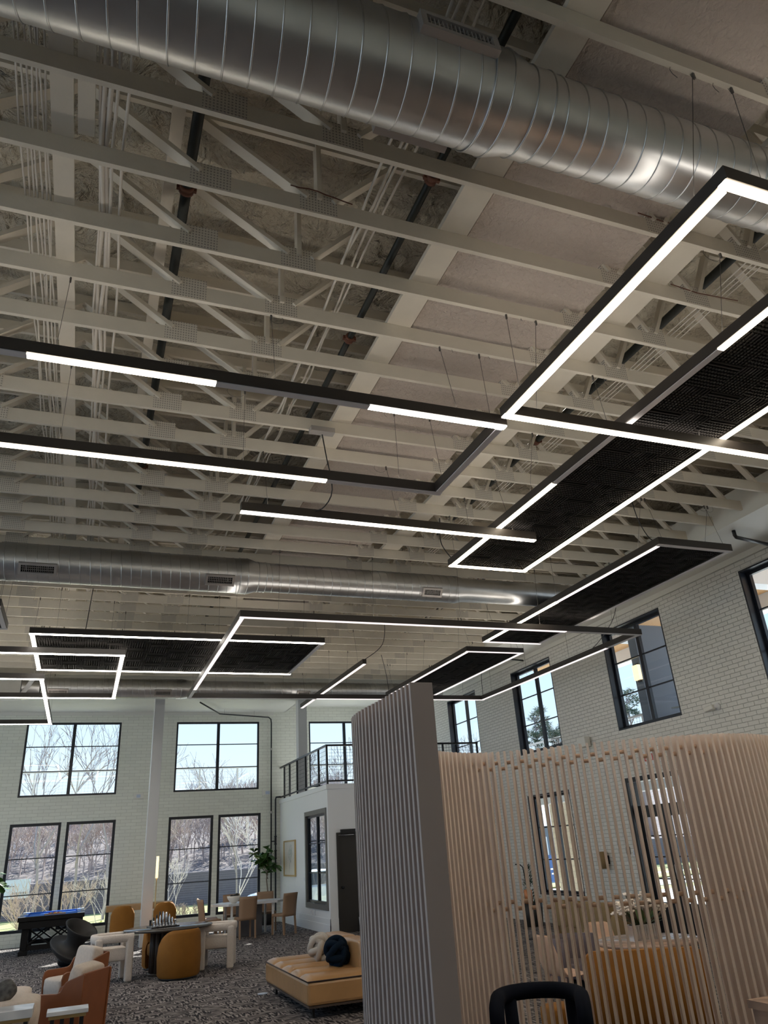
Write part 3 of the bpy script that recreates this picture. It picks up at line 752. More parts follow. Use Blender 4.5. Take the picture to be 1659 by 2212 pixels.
def rect_light(label, x0, x1, y0, y1, z, sides, cat='pendant light', wires=True, name='linear_pendant_light'):
    t = thing(name, label, cat)
    runs = {'near': ((x0, y0, z), (x1, y0, z)), 'far': ((x0, y1, z), (x1, y1, z)), 'left': ((x0, y0 + HW / 2, z), (x0, y1 - HW / 2, z)), 'right': ((x1, y0 + HW / 2, z), (x1, y1 - HW / 2, z))}
    for s, segs in sides.items():
        a, b = Vector(runs[s][0]), Vector(runs[s][1])
        if s in ('near', 'far'): a.x -= HW / 2; b.x += HW / 2
        light_bar(t, a, b, segs, wires)
    return t
full = lambda k: ((0.0, 1.0, k),)
ZL = 5.24
rect_light('bright warm rectangular pendant frame below the near duct', 3.20, 7.6, 2.16, 4.79, ZL,
           {'near': full('led_warm'), 'far': full('led_warm'), 'left': full('led_warm'), 'right': full('led_warm')})
x0, x1 = -2.6, 3.235
rect_light('partly lit pendant frame whose dark corner hangs over the stucco panel', x0, x1, 4.97, 6.385, ZL,
           {'near': ((0, (-0.68 - x0) / (x1 - x0), 'led_off'), ((-0.68 - x0) / (x1 - x0), (0.66 - x0) / (x1 - x0), 'led_warm'), ((0.66 - x0) / (x1 - x0), (1.93 - x0) / (x1 - x0), 'led_off'), ((1.93 - x0) / (x1 - x0), 1, 'led_cool')),
            'far': ((0, (1.97 - x0) / (x1 - x0), 'led_warm'), ((1.97 - x0) / (x1 - x0), 1, 'led_off')), 'right': full('led_off'), 'left': full('led_off')})
t = thing('linear_pendant_light', 'single straight lit bar crossing under the long ribbed panel', 'pendant light')
light_bar(t, (1.30, 7.31, ZL), (5.04, 7.36, ZL), ((0, 0.45, 'led_cool'), (0.45, 1, 'led_warm')))
rect_light('large pale rectangular pendant frame crossing under both far ribbed panels', 1.97, 9.30, 10.75, 17.0, 5.10,
           {'near': ((0, 0.78, 'led_dim'), (0.78, 1, 'led_off')), 'far': ((0, 0.4, 'led_off'), (0.4, 1, 'led_dim')), 'left': ((0, 0.86, 'led_dim'), (0.86, 1, 'led_off')), 'right': ((0, 0.15, 'led_off'), (0.15, 1, 'led_dim'))})
rect_light('lit rectangular frame overlapping the left ribbed panel', -2.9, 0.395, 13.7, 17.6, 5.20,
           {'near': full('led_cool'), 'far': full('led_cool'), 'right': full('led_cool'), 'left': full('led_cool')})
rect_light('lit rectangular frame hanging in front of the upper left window', -3.2, -0.97, 15.28, 20.4, 5.10,
           {'near': full('led_cool'), 'far': full('led_cool'), 'right': full('led_cool'), 'left': full('led_cool')})
t = thing('linear_pendant_light', 'short straight light bar in front of the right column', 'pendant light')
light_bar(t, (5.17, 14.3, 5.30), (5.15, 19.30, 5.30), full('led_dim'))
rect_light('dark corner of a pendant frame at the left edge by the middle duct', -3.4, -1.40, 11.2, 12.35, ZL,
           {'near': full('led_off'), 'far': full('led_off'), 'right': full('led_off'), 'left': full('led_off')})
def felt_panel(label, x0, x1, y0, y1, z, sides):
    t = rect_light(label, x0, x1, y0, y1, z, sides, 'acoustic light panel', name='acoustic_light_panel')
    b = MB(); s = 0.39; h = 0.012
    MB().box(x0 + HW / 2 + 0.012, x1 - HW / 2 - 0.012, y0 + HW / 2 + 0.012, y1 - HW / 2 - 0.012, z + 0.03, z + 0.065).build('felt_backing', 'felt', t)
    # tiles of raised ribs, turned a quarter from tile to tile
    nx = max(1, round((x1 - x0 - HW) / s)); ny = max(1, round((y1 - y0 - HW) / s))
    X0, Y0 = x0 + HW / 2 + 0.02, y0 + HW / 2 + 0.02; dx = (x1 - x0 - HW - 0.04) / nx; dy = (y1 - y0 - HW - 0.04) / ny
    for i in range(nx):
        for j in range(ny):
            for k in range(9):
                if (i + j) % 2: b.box(X0 + dx * (i + (k + 0.2) / 9), X0 + dx * (i + (k + 0.72) / 9), Y0 + dy * j, Y0 + dy * (j + 1), z + 0.012, z + 0.031)
                else: b.box(X0 + dx * i, X0 + dx * (i + 1), Y0 + dy * (j + (k + 0.2) / 9), Y0 + dy * (j + (k + 0.72) / 9), z + 0.012, z + 0.031)
    b.build('felt_ribs', 'felt', t)
    return t
ZP = 5.40
y0, y1 = 1.4, 8.80
felt_panel('longest ribbed black panel with warm light around its edge, above the single bar', 4.58, 5.75, y0, y1, ZP,
           {'left': ((0, (3.60 - y0) / (y1 - y0), 'led_warm'), ((3.60 - y0) / (y1 - y0), (6.15 - y0) / (y1 - y0), 'led_off'), ((6.15 - y0) / (y1 - y0), 1, 'led_warm')),
            'right': full('led_warm'), 'far': full('led_warm'), 'near': full('led_warm')})
felt_panel('ribbed black panel hung beside the soffit, partly lit on its left edge', 7.14, 8.37, 7.46, 12.66, ZP,
           {'left': ((0, 0.5, 'led_dim'), (0.5, 1, 'led_warm')), 'right': full('led_off'), 'near': full('led_off'), 'far': full('led_dim')})
felt_panel('ribbed black panel hung in front of the farthest right wall windows', 7.14, 8.41, 13.43, 18.1, ZP,
           {'left': full('led_dim'), 'right': full('led_dim'), 'near': full('led_dim'), 'far': full('led_dim')})
felt_panel('ribbed black panel with white light frame on the left side', -1.07, 3.93, 13.18, 15.81, ZP,
           {'left': full('led_cool'), 'right': full('led_off'), 'near': full('led_cool'), 'far': full('led_cool')})
# black power cords dropping from boxes on the trusses
def cord(pts, label):
    n = 14; P = [Vector(p) for p in pts]; out = []
    for i in range(n + 1):
        f = i / n * (len(P) - 1); k = min(int(f), len(P) - 2); u = f - k
        p0 = P[max(k - 1, 0)]; p1 = P[k]; p2 = P[k + 1]; p3 = P[min(k + 2, len(P) - 1)]
        out.append(0.5 * ((2 * p1) + (p2 - p0) * u + (2 * p0 - 5 * p1 + 4 * p2 - p3) * u * u + (3 * p1 - p0 - 3 * p2 + p3) * u ** 3))
    o = MB().tube(out, 0.007, 6).build('power_cord', 'black'); tag(o, label, 'cord'); return o
cord([(2.14, 6.98, 6.22), (2.19, 6.99, 5.9), (2.27, 7.05, 5.5), (2.21, 7.2, 5.34), (2.1, 7.32, 5.33)], 'black cord dropping to the single straight light bar')
cord([(4.55, 8.98, 6.22), (4.5, 8.92, 5.8), (4.6, 8.8, 5.49)], 'black cord dropping to the far end of the longest ribbed panel')
cord([(6.9, 7.56, 6.22), (6.95, 7.56, 5.8), (7.1, 7.56, 5.52), (7.25, 7.5, 5.49)], 'black cord dropping to the panel beside the soffit')
cord([(5.6, 14.1, 6.22), (5.55, 14.2, 5.7), (5.17, 14.4, 5.39)], 'black cord dropping to the short bar')
cord([(8.9, 10.5, 6.1), (8.95, 10.9, 5.5), (9.1, 11.6, 5.25), (9.28, 12.2, 5.19)], 'black cord looping to the large pale frame near the wall')
cord([(9.25, 16.6, 6.1), (9.3, 16.9, 5.7), (9.28, 16.9, 5.19)], 'black cord dropping to the far corner of the pale frame')
cord([(-0.2, 13.1, 6.22), (-0.25, 13.15, 5.49)], 'black cord dropping to the left ribbed panel')
cord([(6.6, 17.0, 6.2), (6.7, 17.0, 5.7), (6.75, 17.0, 5.19)], 'black cord dropping behind the slatted screen')
o = MB().box(2.0, 2.28, 6.90, 7.0, 6.15, 6.21).build('junction_box', 'grille'); tag(o, 'small metal junction box under a truss above the single bar', 'junction box')

# left edge: motorised screen housing and far duct box
t = thing('projector_screen', 'white screen housing clamped below the far duct at the left edge', 'projector screen', (-2.5, 18.6, 5.0))
MB().box(-1.2, 0.42, -0.07, 0.07, -0.16, 0.0).build('housing', 'white', t)
MB().box(-1.1, 0.36, -0.03, 0.03, 0.02, 0.09).build('support_rail', 'housing', t)
for x in (-0.5, 0.2): MB().bar((x, 0, -0.2), (x + 0.02, 0, 1.2), 0.03, 0.05).build('clamp', 'black', t)
t = thing('air_handler_box', 'flat sheet metal box joined to the far duct at the left edge', 'air handler', (-2.2, 19.67, 5.84))
MB().box(-1.6, 0.55, -0.42, 0.42, -0.24, 0.24).build('casing', 'galv', t)
MB().lathe([(0.30, 0.56), (0.25, 0.95)], 28, axis='X', cap=False).build('collar', 'seam', t)
MB().bar((0.60, -0.3, -0.2), (0.85, -0.3, 0.25), 0.02, 0.10).build('hanger_strap', 'white', t)

# ------------------------------------------------------------------ slatted screen (straight run, then a wave)
SCR_H = 2.55
def catmull(P, n=40):
    P = [Vector(p) for p in P]; out = []
    for i in range(len(P) - 1):
        p0 = P[max(i - 1, 0)]; p1 = P[i]; p2 = P[i + 1]; p3 = P[min(i + 2, len(P) - 1)]
        for k in range(n):
            u = k / n
            out.append(0.5 * ((2 * p1) + (p2 - p0) * u + (2 * p0 - 5 * p1 + 4 * p2 - p3) * u * u + (3 * p1 - p0 - 3 * p2 + p3) * u ** 3))
    out.append(P[-1]); return out
def spaced(path, pitch, start=0.0):
    res = []; acc = -start
    for a, b in zip(path[:-1], path[1:]):
        d = (b - a).length
        while acc + d >= 0 and d > 0:
            if acc > 0: break
            t = -acc / d
            if t > 1: break
            p = a + (b - a) * t; res.append((p, (b - a).normalized())); acc -= pitch
        acc += d
    return res
SLAT_W, SLAT_T = 0.120, 0.022
def slat_screen(label, nodes, pitch, first_normal=None, slat_m='maple', name='slatted_screen'):
    path = catmull([(x, y, 0) for x, y in nodes]); pts = spaced(path, pitch)
    t = thing(name, label, 'room divider', (pts[0][0].x, pts[0][0].y, 0)); o = pts[0][0].copy()
    me = None
    for i, (p, d) in enumerate(pts):
        if me is None:
            s = MB().box(-SLAT_T / 2, SLAT_T / 2, -SLAT_W / 2, SLAT_W / 2, 0.0, SCR_H).build('slat', slat_m, t, bevel=0.002); me = s.data
        else:
            s = bpy.data.objects.new('slat', me); COL.objects.link(s); s.parent = t
            q = s.modifiers.new('b', 'BEVEL'); q.width = 0.002; q.segments = 2; q.limit_method = 'ANGLE'
        a = math.atan2(d.y, d.x); s.location = p - o; s.rotation_euler = (0, 0, a)
        if i < len(pts) - 1:
            L = (pts[i + 1][0] - p).length; nd = pts[i + 1][0] - p
            la = math.atan2(nd.y, nd.x) - a
            for z in ((2.455, 1.335) if i % 2 == 0 else (2.405, 1.285)):
                MB().tube([(0, 0, z), (L * math.cos(la), L * math.sin(la), z)], 0.017, 10, cap=False).build('dowel', 'dowel', s)
    return t
A_nodes = [(1.495, 3.345), (1.50, 3.8), (1.505, 4.2), (1.60, 4.5), (1.95, 4.9), (2.2, 5.3)]
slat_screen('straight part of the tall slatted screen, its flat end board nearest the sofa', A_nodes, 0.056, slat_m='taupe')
B_nodes = [(2.24, 5.36), (2.50, 5.82), (2.80, 6.08), (3.15, 6.25), (3.48, 6.23), (3.78, 6.02), (4.12, 5.73), (4.6, 5.42), (5.0, 5.27), (5.4, 5.27), (5.85, 5.42), (6.3, 5.8), (6.55, 6.3)]
slat_screen('wavy part of the pale maple slatted screen standing behind the navy chair', B_nodes, 0.062)

# ------------------------------------------------------------------ pool table
t = thing('pool_table', 'black pool table with blue cloth by the left window', 'pool table', (-0.48, 23.05, 0))
L2, W2 = 1.12, 0.75
b = MB()
b.box(-W2, W2, -L2, -L2 + 0.14, 0.72, 0.82).box(-W2, W2, L2 - 0.14, L2, 0.72, 0.82).box(-W2, -W2 + 0.14, -L2 + 0.14, L2 - 0.14, 0.72, 0.82).box(W2 - 0.14, W2, -L2 + 0.14, L2 - 0.14, 0.72, 0.82)
b.build('rail', 'blackwood', t, bevel=0.01)
MB().box(-W2 + 0.03, W2 - 0.03, -L2 + 0.03, L2 - 0.03, 0.56, 0.72).build('apron', 'blackwood', t, bevel=0.01)
MB().box(-W2 + 0.09, W2 - 0.09, -L2 + 0.09, L2 - 0.09, 0.722, 0.785).build('bed_cloth', 'bluefelt', t)
cu = MB()
for y in (-1, 1): cu.box(-W2 + 0.19, W2 - 0.19, y * (L2 - 0.14) - 0.045, y * (L2 - 0.14) + 0.045, 0.785, 0.822)
for x in (-1, 1):
    for s in (-1, 1): cu.box(x * (W2 - 0.14) - 0.045, x * (W2 - 0.14) + 0.045, s * 0.06, s * (L2 - 0.19), 0.785, 0.822)
cu.build('cushion', 'bluefelt', t)
for x in (-1, 1):
    for y in (-1, 0, 1):
        MB().box(x * (W2 - 0.085) - 0.085, x * (W2 - 0.085) + 0.085, y * (L2 - 0.085) - 0.085, y * (L2 - 0.085) + 0.085, 0.815, 0.832).build('pocket_casting', 'railcap', t, bevel=0.02)
for x in (-1, 1):
    for y in (-1, 1):
        l = MB().box(x * 0.56 - 0.075, x * 0.56 + 0.075, y * 0.9 - 0.09, y * 0.9 + 0.09, 0.10, 0.56).box(x * 0.56 - 0.10, x * 0.56 + 0.10, y * 0.9 - 0.12, y * 0.9 + 0.12, 0.0, 0.10).build('leg', 'blackwood', t, bevel=0.012)
for y in (-0.9, 0.9):
    MB().box(-0.49, 0.49, y - 0.05, y + 0.05, 0.10, 0.20).build('stretcher', 'blackwood', t)
    x_ = MB()
    for a, c in ((-0.49, 0.0), (0.0, 0.49)):
        x_.bar((a, y, 0.20), (c, y, 0.55), 0.035, 0.04, up=(0, 1, 0)).bar((a, y + 0.02, 0.55), (c, y + 0.02, 0.20), 0.035, 0.04, up=(0, 1, 0))
    x_.build('lattice_brace', 'blackwood', t)
for x in (-0.58, 0.58): MB().box(x - 0.05, x + 0.05, -0.81, 0.81, 0.10, 0.20).build('stretcher', 'blackwood', t)
PT = (-0.42, 22.75, 0.785)
t = thing('ball_rack', 'wooden triangle rack around the balls on the blue pool cloth', 'ball rack', PT)
tri = [(-0.24, -0.16), (0.24, -0.16), (0.0, 0.26)]
r = MB()
for i in range(3):
    a, c = tri[i], tri[(i + 1) % 3]; r.bar((*a, 0.022), (*c, 0.022), 0.02, 0.045)
r.build('rack_frame', 'oak', t)
BALLC = [(0.75, 0.32, 0.03), (0.6, 0.05, 0.04), (0.85, 0.82, 0.75), (0.8, 0.55, 0.08), (0.25, 0.05, 0.2), (0.02, 0.08, 0.4)]
for i, c in enumerate(BALLC): M_['ball%d' % i] = mat('pool ball %d' % i, c, 0.1)
bi = 0
for row in range(5):
    for k in range(row + 1):
        x = (k - row / 2) * 0.066; y = 0.145 - row * 0.057
        o = MB().lathe([(0.001, -0.0315)] + [(0.0315 * math.cos(-PI / 2 + PI * q / 8), 0.0315 * math.sin(-PI / 2 + PI * q / 8)) for q in range(1, 8)] + [(0.001, 0.0315)], 14).build('pool_ball', 'ball%d' % (bi % 6), loc=(PT[0] + x, PT[1] + y, PT[2] + 0.0325)); bi += 1
        tag(o, 'small pool ball packed inside the triangle rack', 'pool ball', 'pool balls in the rack')

# ------------------------------------------------------------------ spun top chair
t = thing('spinning_chair', 'tilted charcoal spinning top chair in front of the pool table', 'chair', (-0.10, 18.95, 0.02), rot=(math.radians(20), math.radians(24), 0.0))
prof = [(0.02, 0.0), (0.11, 0.0), (0.14, 0.03), (0.15, 0.08), (0.24, 0.16), (0.36, 0.24), (0.43, 0.305), (0.455, 0.345), (0.45, 0.365), (0.43, 0.36), (0.34, 0.335), (0.26, 0.35), (0.20, 0.395), (0.178, 0.46), (0.19, 0.54), (0.235, 0.63), (0.31, 0.73), (0.345, 0.78), (0.335, 0.79), (0.31, 0.775), (0.24, 0.66), (0.17, 0.52), (0.10, 0.45), (0.01, 0.44)]
MB().lathe(prof[4:], 44).build('shell', 'spun', t)
MB().lathe(prof[:5], 44).build('pivot_base', 'black', t)

# ------------------------------------------------------------------ round games table, chess
TC = (1.67, 15.95)
t = thing('games_table', 'round dark polished table on a fluted pedestal, chess set on top', 'table', (*TC, 0))
MB().lathe([(0.70, 0.70), (0.785, 0.715), (0.79, 0.73), (0.785, 0.742), (0.0, 0.742)], 64).build('tabletop', 'darktop', t)
for k in range(16):
    a = 2 * PI * k / 16
    MB().cyl((0.27 * math.cos(a), 0.27 * math.sin(a), 0.03), 0.045, 0.67, 12).build('fluted_post', 'walnut', t)
MB().cyl((0, 0, 0), 0.33, 0.03, 40).cyl((0, 0, 0.66), 0.33, 0.04, 40).cyl((0, 0, 0.03), 0.2, 0.63, 24).build('pedestal_core', 'walnut', t)
CB = (1.57, 15.98, 0.742); CR = 0.10
cbm = bpy.data.materials.new('chess board'); cbm.use_nodes = True
_t = cbm.node_tree; _c = N(_t, 'ShaderNodeTexChecker'); _c.inputs['Scale'].default_value = 1 / 0.055; _g = N(_t, 'ShaderNodeTexCoord')
_c.inputs['Color1'].default_value = (0.02, 0.02, 0.02, 1); _c.inputs['Color2'].default_value = (0.5, 0.5, 0.5, 1)
_t.links.new(_g.outputs['Object'], _c.inputs['Vector']); _t.links.new(_c.outputs[0], _t.nodes['Principled BSDF'].inputs['Base Color'])
t = thing('chess_board', 'low black chess board on the round dark table', 'chess board', CB, CR)
MB().box(-0.25, 0.25, -0.25, 0.25, 0.0, 0.022).build('board_base', 'ebony', t, bevel=0.004)
MB().box(-0.22, 0.22, -0.22, 0.22, 0.022, 0.024).build('playing_field', cbm, t)
PIECES = {'pawn': [(0.017, 0), (0.017, 0.012), (0.012, 0.018), (0.012, 0.045), (0.014, 0.052), (0.001, 0.055)],
          'rook': [(0.02, 0), (0.02, 0.07), (0.022, 0.075), (0.022, 0.095), (0.001, 0.095)],
          'knight': [(0.02, 0), (0.017, 0.06), (0.017, 0.11), (0.008, 0.13), (0.001, 0.135)],
          'bishop': [(0.02, 0), (0.016, 0.05), (0.014, 0.15), (0.001, 0.185)],
          'queen': [(0.021, 0), (0.019, 0.12), (0.014, 0.2), (0.006, 0.225), (0.001, 0.23)],
          'king': [(0.022, 0), (0.02, 0.14), (0.018, 0.215), (0.001, 0.222)]}
order = ['rook', 'knight', 'bishop', 'queen', 'king', 'bishop', 'knight', 'rook']
def cpos(i, j):
    x = -0.1925 + 0.055 * i; y = -0.1925 + 0.055 * j
    return (CB[0] + x * math.cos(CR) - y * math.sin(CR), CB[1] + x * math.sin(CR) + y * math.cos(CR), CB[2] + 0.024)
for colr, m, rp, rb in (('silver', 'silver', 0, 1), ('black', 'ebony', 6, 7)):
    for i in range(8):
        o = MB().lathe(PIECES['pawn'], 10).build('chess_pawn', m, loc=cpos(i, rp))
        tag(o, 'short %s pawn in the %s row of the chess board' % (colr, 'nearest' if colr == 'silver' else 'second farthest'), 'chess piece', '%s chess pawns' % colr)
        k = order[i]; o = MB().lathe(PIECES[k], 12).build('chess_' + k, m, loc=cpos(i, rb))
        tag(o, 'tall %s chess %s standing %s' % (colr, k, 'behind the silver pawns' if colr == 'silver' else 'along the far edge of the board'), 'chess piece', ('%s chess %ss' % (colr, k)) if order.count(k) > 1 else None)

# barrel chairs
def barrel_chair(label, loc, rz, group, h=0.74, r=0.36):
    t = thing('barrel_chair', label, 'chair', loc, rz, group)
    # wrap-around back: opening faces local +Y
    rows = []; n = 36
    for i in range(n + 1):
        a = math.radians(-90 - 128 + 256 * i / n); u = abs(i / n - 0.5) * 2
        hh = h - 0.27 * max(0, (u - 0.36) / 0.64) ** 1.6
        ro, ri = r, r - 0.085
        prof = [(ro - 0.03, 0.03), (ro, 0.07), (ro + 0.012, h * 0.45), (ro - 0.005, hh - 0.06), (ro - 0.03, hh - 0.012), (ro - 0.045, hh), (ri + 0.02, hh - 0.015), (ri, hh - 0.06), (ri, 0.30), (ri, 0.03)]
        rows.append([(q * math.cos(a), q * math.sin(a), z) for q, z in prof])
    b = MB().strip(rows)
    b.add(rows[0], [tuple(range(len(rows[0])))]); b.add(rows[-1], [tuple(range(len(rows[-1]) - 1, -1, -1))])
    b.build('wrap_back', 'mustard', t)
    MB().pill((0, 0.05, 0.34), (r - 0.095, r - 0.06, 0.11), 0.35, 28, 10).build('seat', 'mustard', t)
    MB().cyl((0, 0, 0.03), r - 0.10, 0.22, 32).build('seat_drum', 'mustard', t)
    MB().cyl((0, 0, 0), r - 0.04, 0.035, 32).build('plinth', 'black', t)
    return t
barrel_chair('mustard velvet barrel chair with its rounded back to the camera, before the round table', (1.79, 15.18, 0), math.radians(22), 'mustard barrel chairs')
barrel_chair('mustard velvet barrel chair tucked behind the fluted pedestal of the round table', (1.66, 16.82, 0), math.radians(172), 'mustard barrel chairs')
# high-back mustard chairs at the console
def desk_chair(label, loc, rz):
    t = thing('high_back_chair', label, 'chair', loc, rz, 'mustard high back chairs')
    rows = []; n = 14
    for j in range(13):
        z = 0.30 + 0.66 * j / 12; wv = 0.245 * (1 - max(0, (j - 9) / 3) ** 2 * 0.30); r = []
        for i in range(n + 1):
            u = -1 + 2 * i / n; x = wv * u
            zz = z - (0.06 * abs(u) ** 4 if j > 9 else 0)
            r.append((x, -0.24 + 0.10 * u * u - 0.05 * (j / 12), zz))
        rows.append(r)
    b = MB().strip(rows); o = b.build('backrest', 'mustard', t, solid=0.06)
    MB().pill((0, 0.02, 0.44), (0.25, 0.25, 0.07), 0.3, 24, 8).build('seat', 'mustard', t)
    MB().cyl((0, 0.02, 0.05), 0.03, 0.34, 12).build('swivel_column', 'black', t)
    MB().cyl((0, 0.02, 0), 0.24, 0.04, 28).build('base_disc', 'black', t)
desk_chair('mustard high back chair left of the white column, facing the console table', (1.07, 20.35, 0), 0.0)
desk_chair('mustard high back chair right of the white column, facing the console table', (2.03, 20.6, 0), 0.0)
# console table
t = thing('console_table', 'long oak topped console table against the back wall', 'console table', (1.66, 23.55, 0))
MB().box(-0.85, 0.85, -0.25, 0.25, 0.70, 0.845).build('tabletop', 'oak', t, bevel=0.006)
for x in (-0.82, 0.78):
    for y in (-0.22, 0.18): MB().box(x, x + 0.04, y, y + 0.04, 0, 0.70).build('leg', 'black', t)
# floor lamp behind the column
t = thing('floor_lamp', 'slim brass floor lamp with a glowing tube, behind the left column', 'floor lamp', (2.03, 23.05, 0))
MB().cyl((0, 0, 0), 0.13, 0.02, 28).build('base', 'gold', t)
MB().cyl((0, 0, 0.02), 0.013, 1.42, 12).build('pole', 'gold', t)
MB().cyl((0, 0, 1.44), 0.035, 0.54, 18).build('lamp_tube', 'lampglow', t)

# boucle arch chairs
def arch_chair(label, loc, rz):
    t = thing('arch_chair', label, 'chair', loc, rz, 'white boucle arch chairs')
    def seg(pts, name, w=0.105, closed=False):
        b = MB()
        for a, c in zip(pts[:-1], pts[1:]): b.bar(a, c, w, w)
        return b.build(name, 'boucle', t, bevel=0.03)
    a = 0.29
    MB().pill((0, 0.0, 0.415), (0.28, 0.27, 0.105), 0.28, 28, 10).build('seat', 'boucle', t)
    # rail: three sides at arm height, open at +Y
    rail = []
    for i in range(25):
        f = i / 24; ang = PI + PI * f
        sx = math.copysign(abs(math.cos(ang)) ** 0.5, math.cos(ang)); sy = math.copysign(abs(math.sin(ang)) ** 0.5, math.sin(ang))
        rail.append((a * sx, a * sy * 0.95, 0.665))
    rail = [(-a, 0.335, 0.665), (-a, 0.15, 0.665)] + rail + [(a, 0.15, 0.665), (a, 0.335, 0.665)]
    rows = []
    for i, p in enumerate(rail):
        q0 = Vector(rail[max(i - 1, 0)]); q1 = Vector(rail[min(i + 1, len(rail) - 1)]); d = (q1 - q0).normalized(); nrm = Vector((-d.y, d.x, 0))
        rw = []
        for k in range(12):
            c = 2 * PI * k / 12; ux = math.copysign(abs(math.cos(c)) ** 0.6, math.cos(c)); uz = math.copysign(abs(math.sin(c)) ** 0.6, math.sin(c))
            v = Vector(p) + nrm * (0.06 * ux) + Vector((0, 0, 0.065 * uz)); rw.append(tuple(v))
        rows.append(rw)
    b = MB().strip(rows, closed=True); b.add(rows[0], [tuple(range(12))]); b.add(rows[-1], [tuple(range(11, -1, -1))])
    b.build('arm_rail', 'boucle', t)
    for x, y in ((-a, 0.28), (a, 0.28), (-a * 0.97, -0.235), (a * 0.97, -0.235)):
        MB().box(x - 0.062, x + 0.062, y - 0.062, y + 0.062, 0, 0.68).build('leg', 'boucle', t, bevel=0.028)
arch_chair('white boucle arch chair at the left side of the round table', (0.67, 15.72, 0), math.radians(-84))
arch_chair('white boucle arch chair at the right side of the round table', (2.60, 15.98, 0), math.radians(76))

# ------------------------------------------------------------------ dining table with six tan chairs
DT = (4.22, 21.35)
t = thing('dining_table', 'white topped dining table with cut corners by the back right window', 'table', (*DT, 0))
MB().prism([(-0.95, -0.15), (-0.62, -0.55), (0.62, -0.55), (0.95, -0.15), (0.95, 0.15), (0.62, 0.55), (-0.62, 0.55), (-0.95, 0.15)], 0.715, 0.765).build('tabletop', 'whitetop', t)
MB().box(-0.30, 0.30, -0.20, 0.20, 0, 0.715).build('pedestal', 'greybase', t, bevel=0.01)
for x, y in ((-0.52, -0.45), (0.52, -0.45), (-0.52, 0.45), (0.52, 0.45)): MB().box(x - 0.025, x + 0.025, y - 0.025, y + 0.025, 0, 0.715).build('leg', 'white', t)
def dining_chair():
    t = thing('dining_chair', 'x', 'chair', group='tan leather dining chairs')
    rows = []
    for j in range(9):
        f = j / 8; z = 0.40 + 0.52 * f; y = -0.20 - 0.02 * f - 0.05 * f * f; wv = 0.215 + 0.012 * f
        rows.append([(-wv, y, z), (-wv * 0.5, y - 0.012, z), (0, y - 0.016, z), (wv * 0.5, y - 0.012, z), (wv, y, z)])
    MB().strip(rows).build('backrest', 'tan', t, solid=0.028)
    MB().box(-0.215, 0.215, -0.215, 0.225, 0.405, 0.465).build('seat', 'tan', t, bevel=0.014)
    for x in (-0.195, 0.195):
        MB().bar((x, 0.20, 0.41), (x, 0.205, 0.0), 0.038, 0.038).build('leg', 'tan', t)
        MB().bar((x, -0.195, 0.41), (x, -0.225, 0.0), 0.038, 0.038).build('leg', 'tan', t)
    return t
dc = dining_chair()
seats = [((4.0, 20.72), 6, 'tan leather dining chair with its back to the camera, near side of the white table'),
         ((3.18, 21.0), -80, 'tan leather dining chair at the left end of the white table, nearer one'),
         ((3.22, 21.55), -95, 'tan leather dining chair at the left end of the white table, by the window'),
         ((3.95, 22.15), 180, 'tan leather dining chair on the far side of the white table, behind the bowl'),
         ((4.98, 20.72), 28, 'tan leather dining chair turned at the near right corner of the white table'),
         ((4.85, 22.1), 178, 'tan leather dining chair on the far side of the white table, under the fig tree')]
for i, ((x, y), a, lab) in enumerate(seats):
    o = dc if i == 0 else dup(dc)
    o.location = (x, y, 0); o.rotation_euler = (0, 0, math.radians(a)); o['label'] = lab
t = thing('bowl', 'white footed bowl of dark fruit on the dining table', 'bowl', (3.80, 21.20, 0.765))
MB().lathe([(0.06, 0), (0.07, 0.012), (0.12, 0.05), (0.165, 0.12), (0.175, 0.165), (0.165, 0.165), (0.15, 0.12), (0.10, 0.06), (0.001, 0.045)], 32).build('vessel', 'bowl', t)
for i, (x, y, z) in enumerate(((-0.05, 0.0, 0.15), (0.05, 0.03, 0.15), (0.01, -0.05, 0.15), (0.07, -0.03, 0.175))):
    o = MB().pill((0, 0, 0), (0.048, 0.048, 0.05), 0.9, 14, 8).build('fruit', 'pot', loc=(3.80 + x, 21.20 + y, 0.765 + z))
    tag(o, 'dark round fruit heaped in the white bowl', 'fruit', 'dark fruit in the bowl')

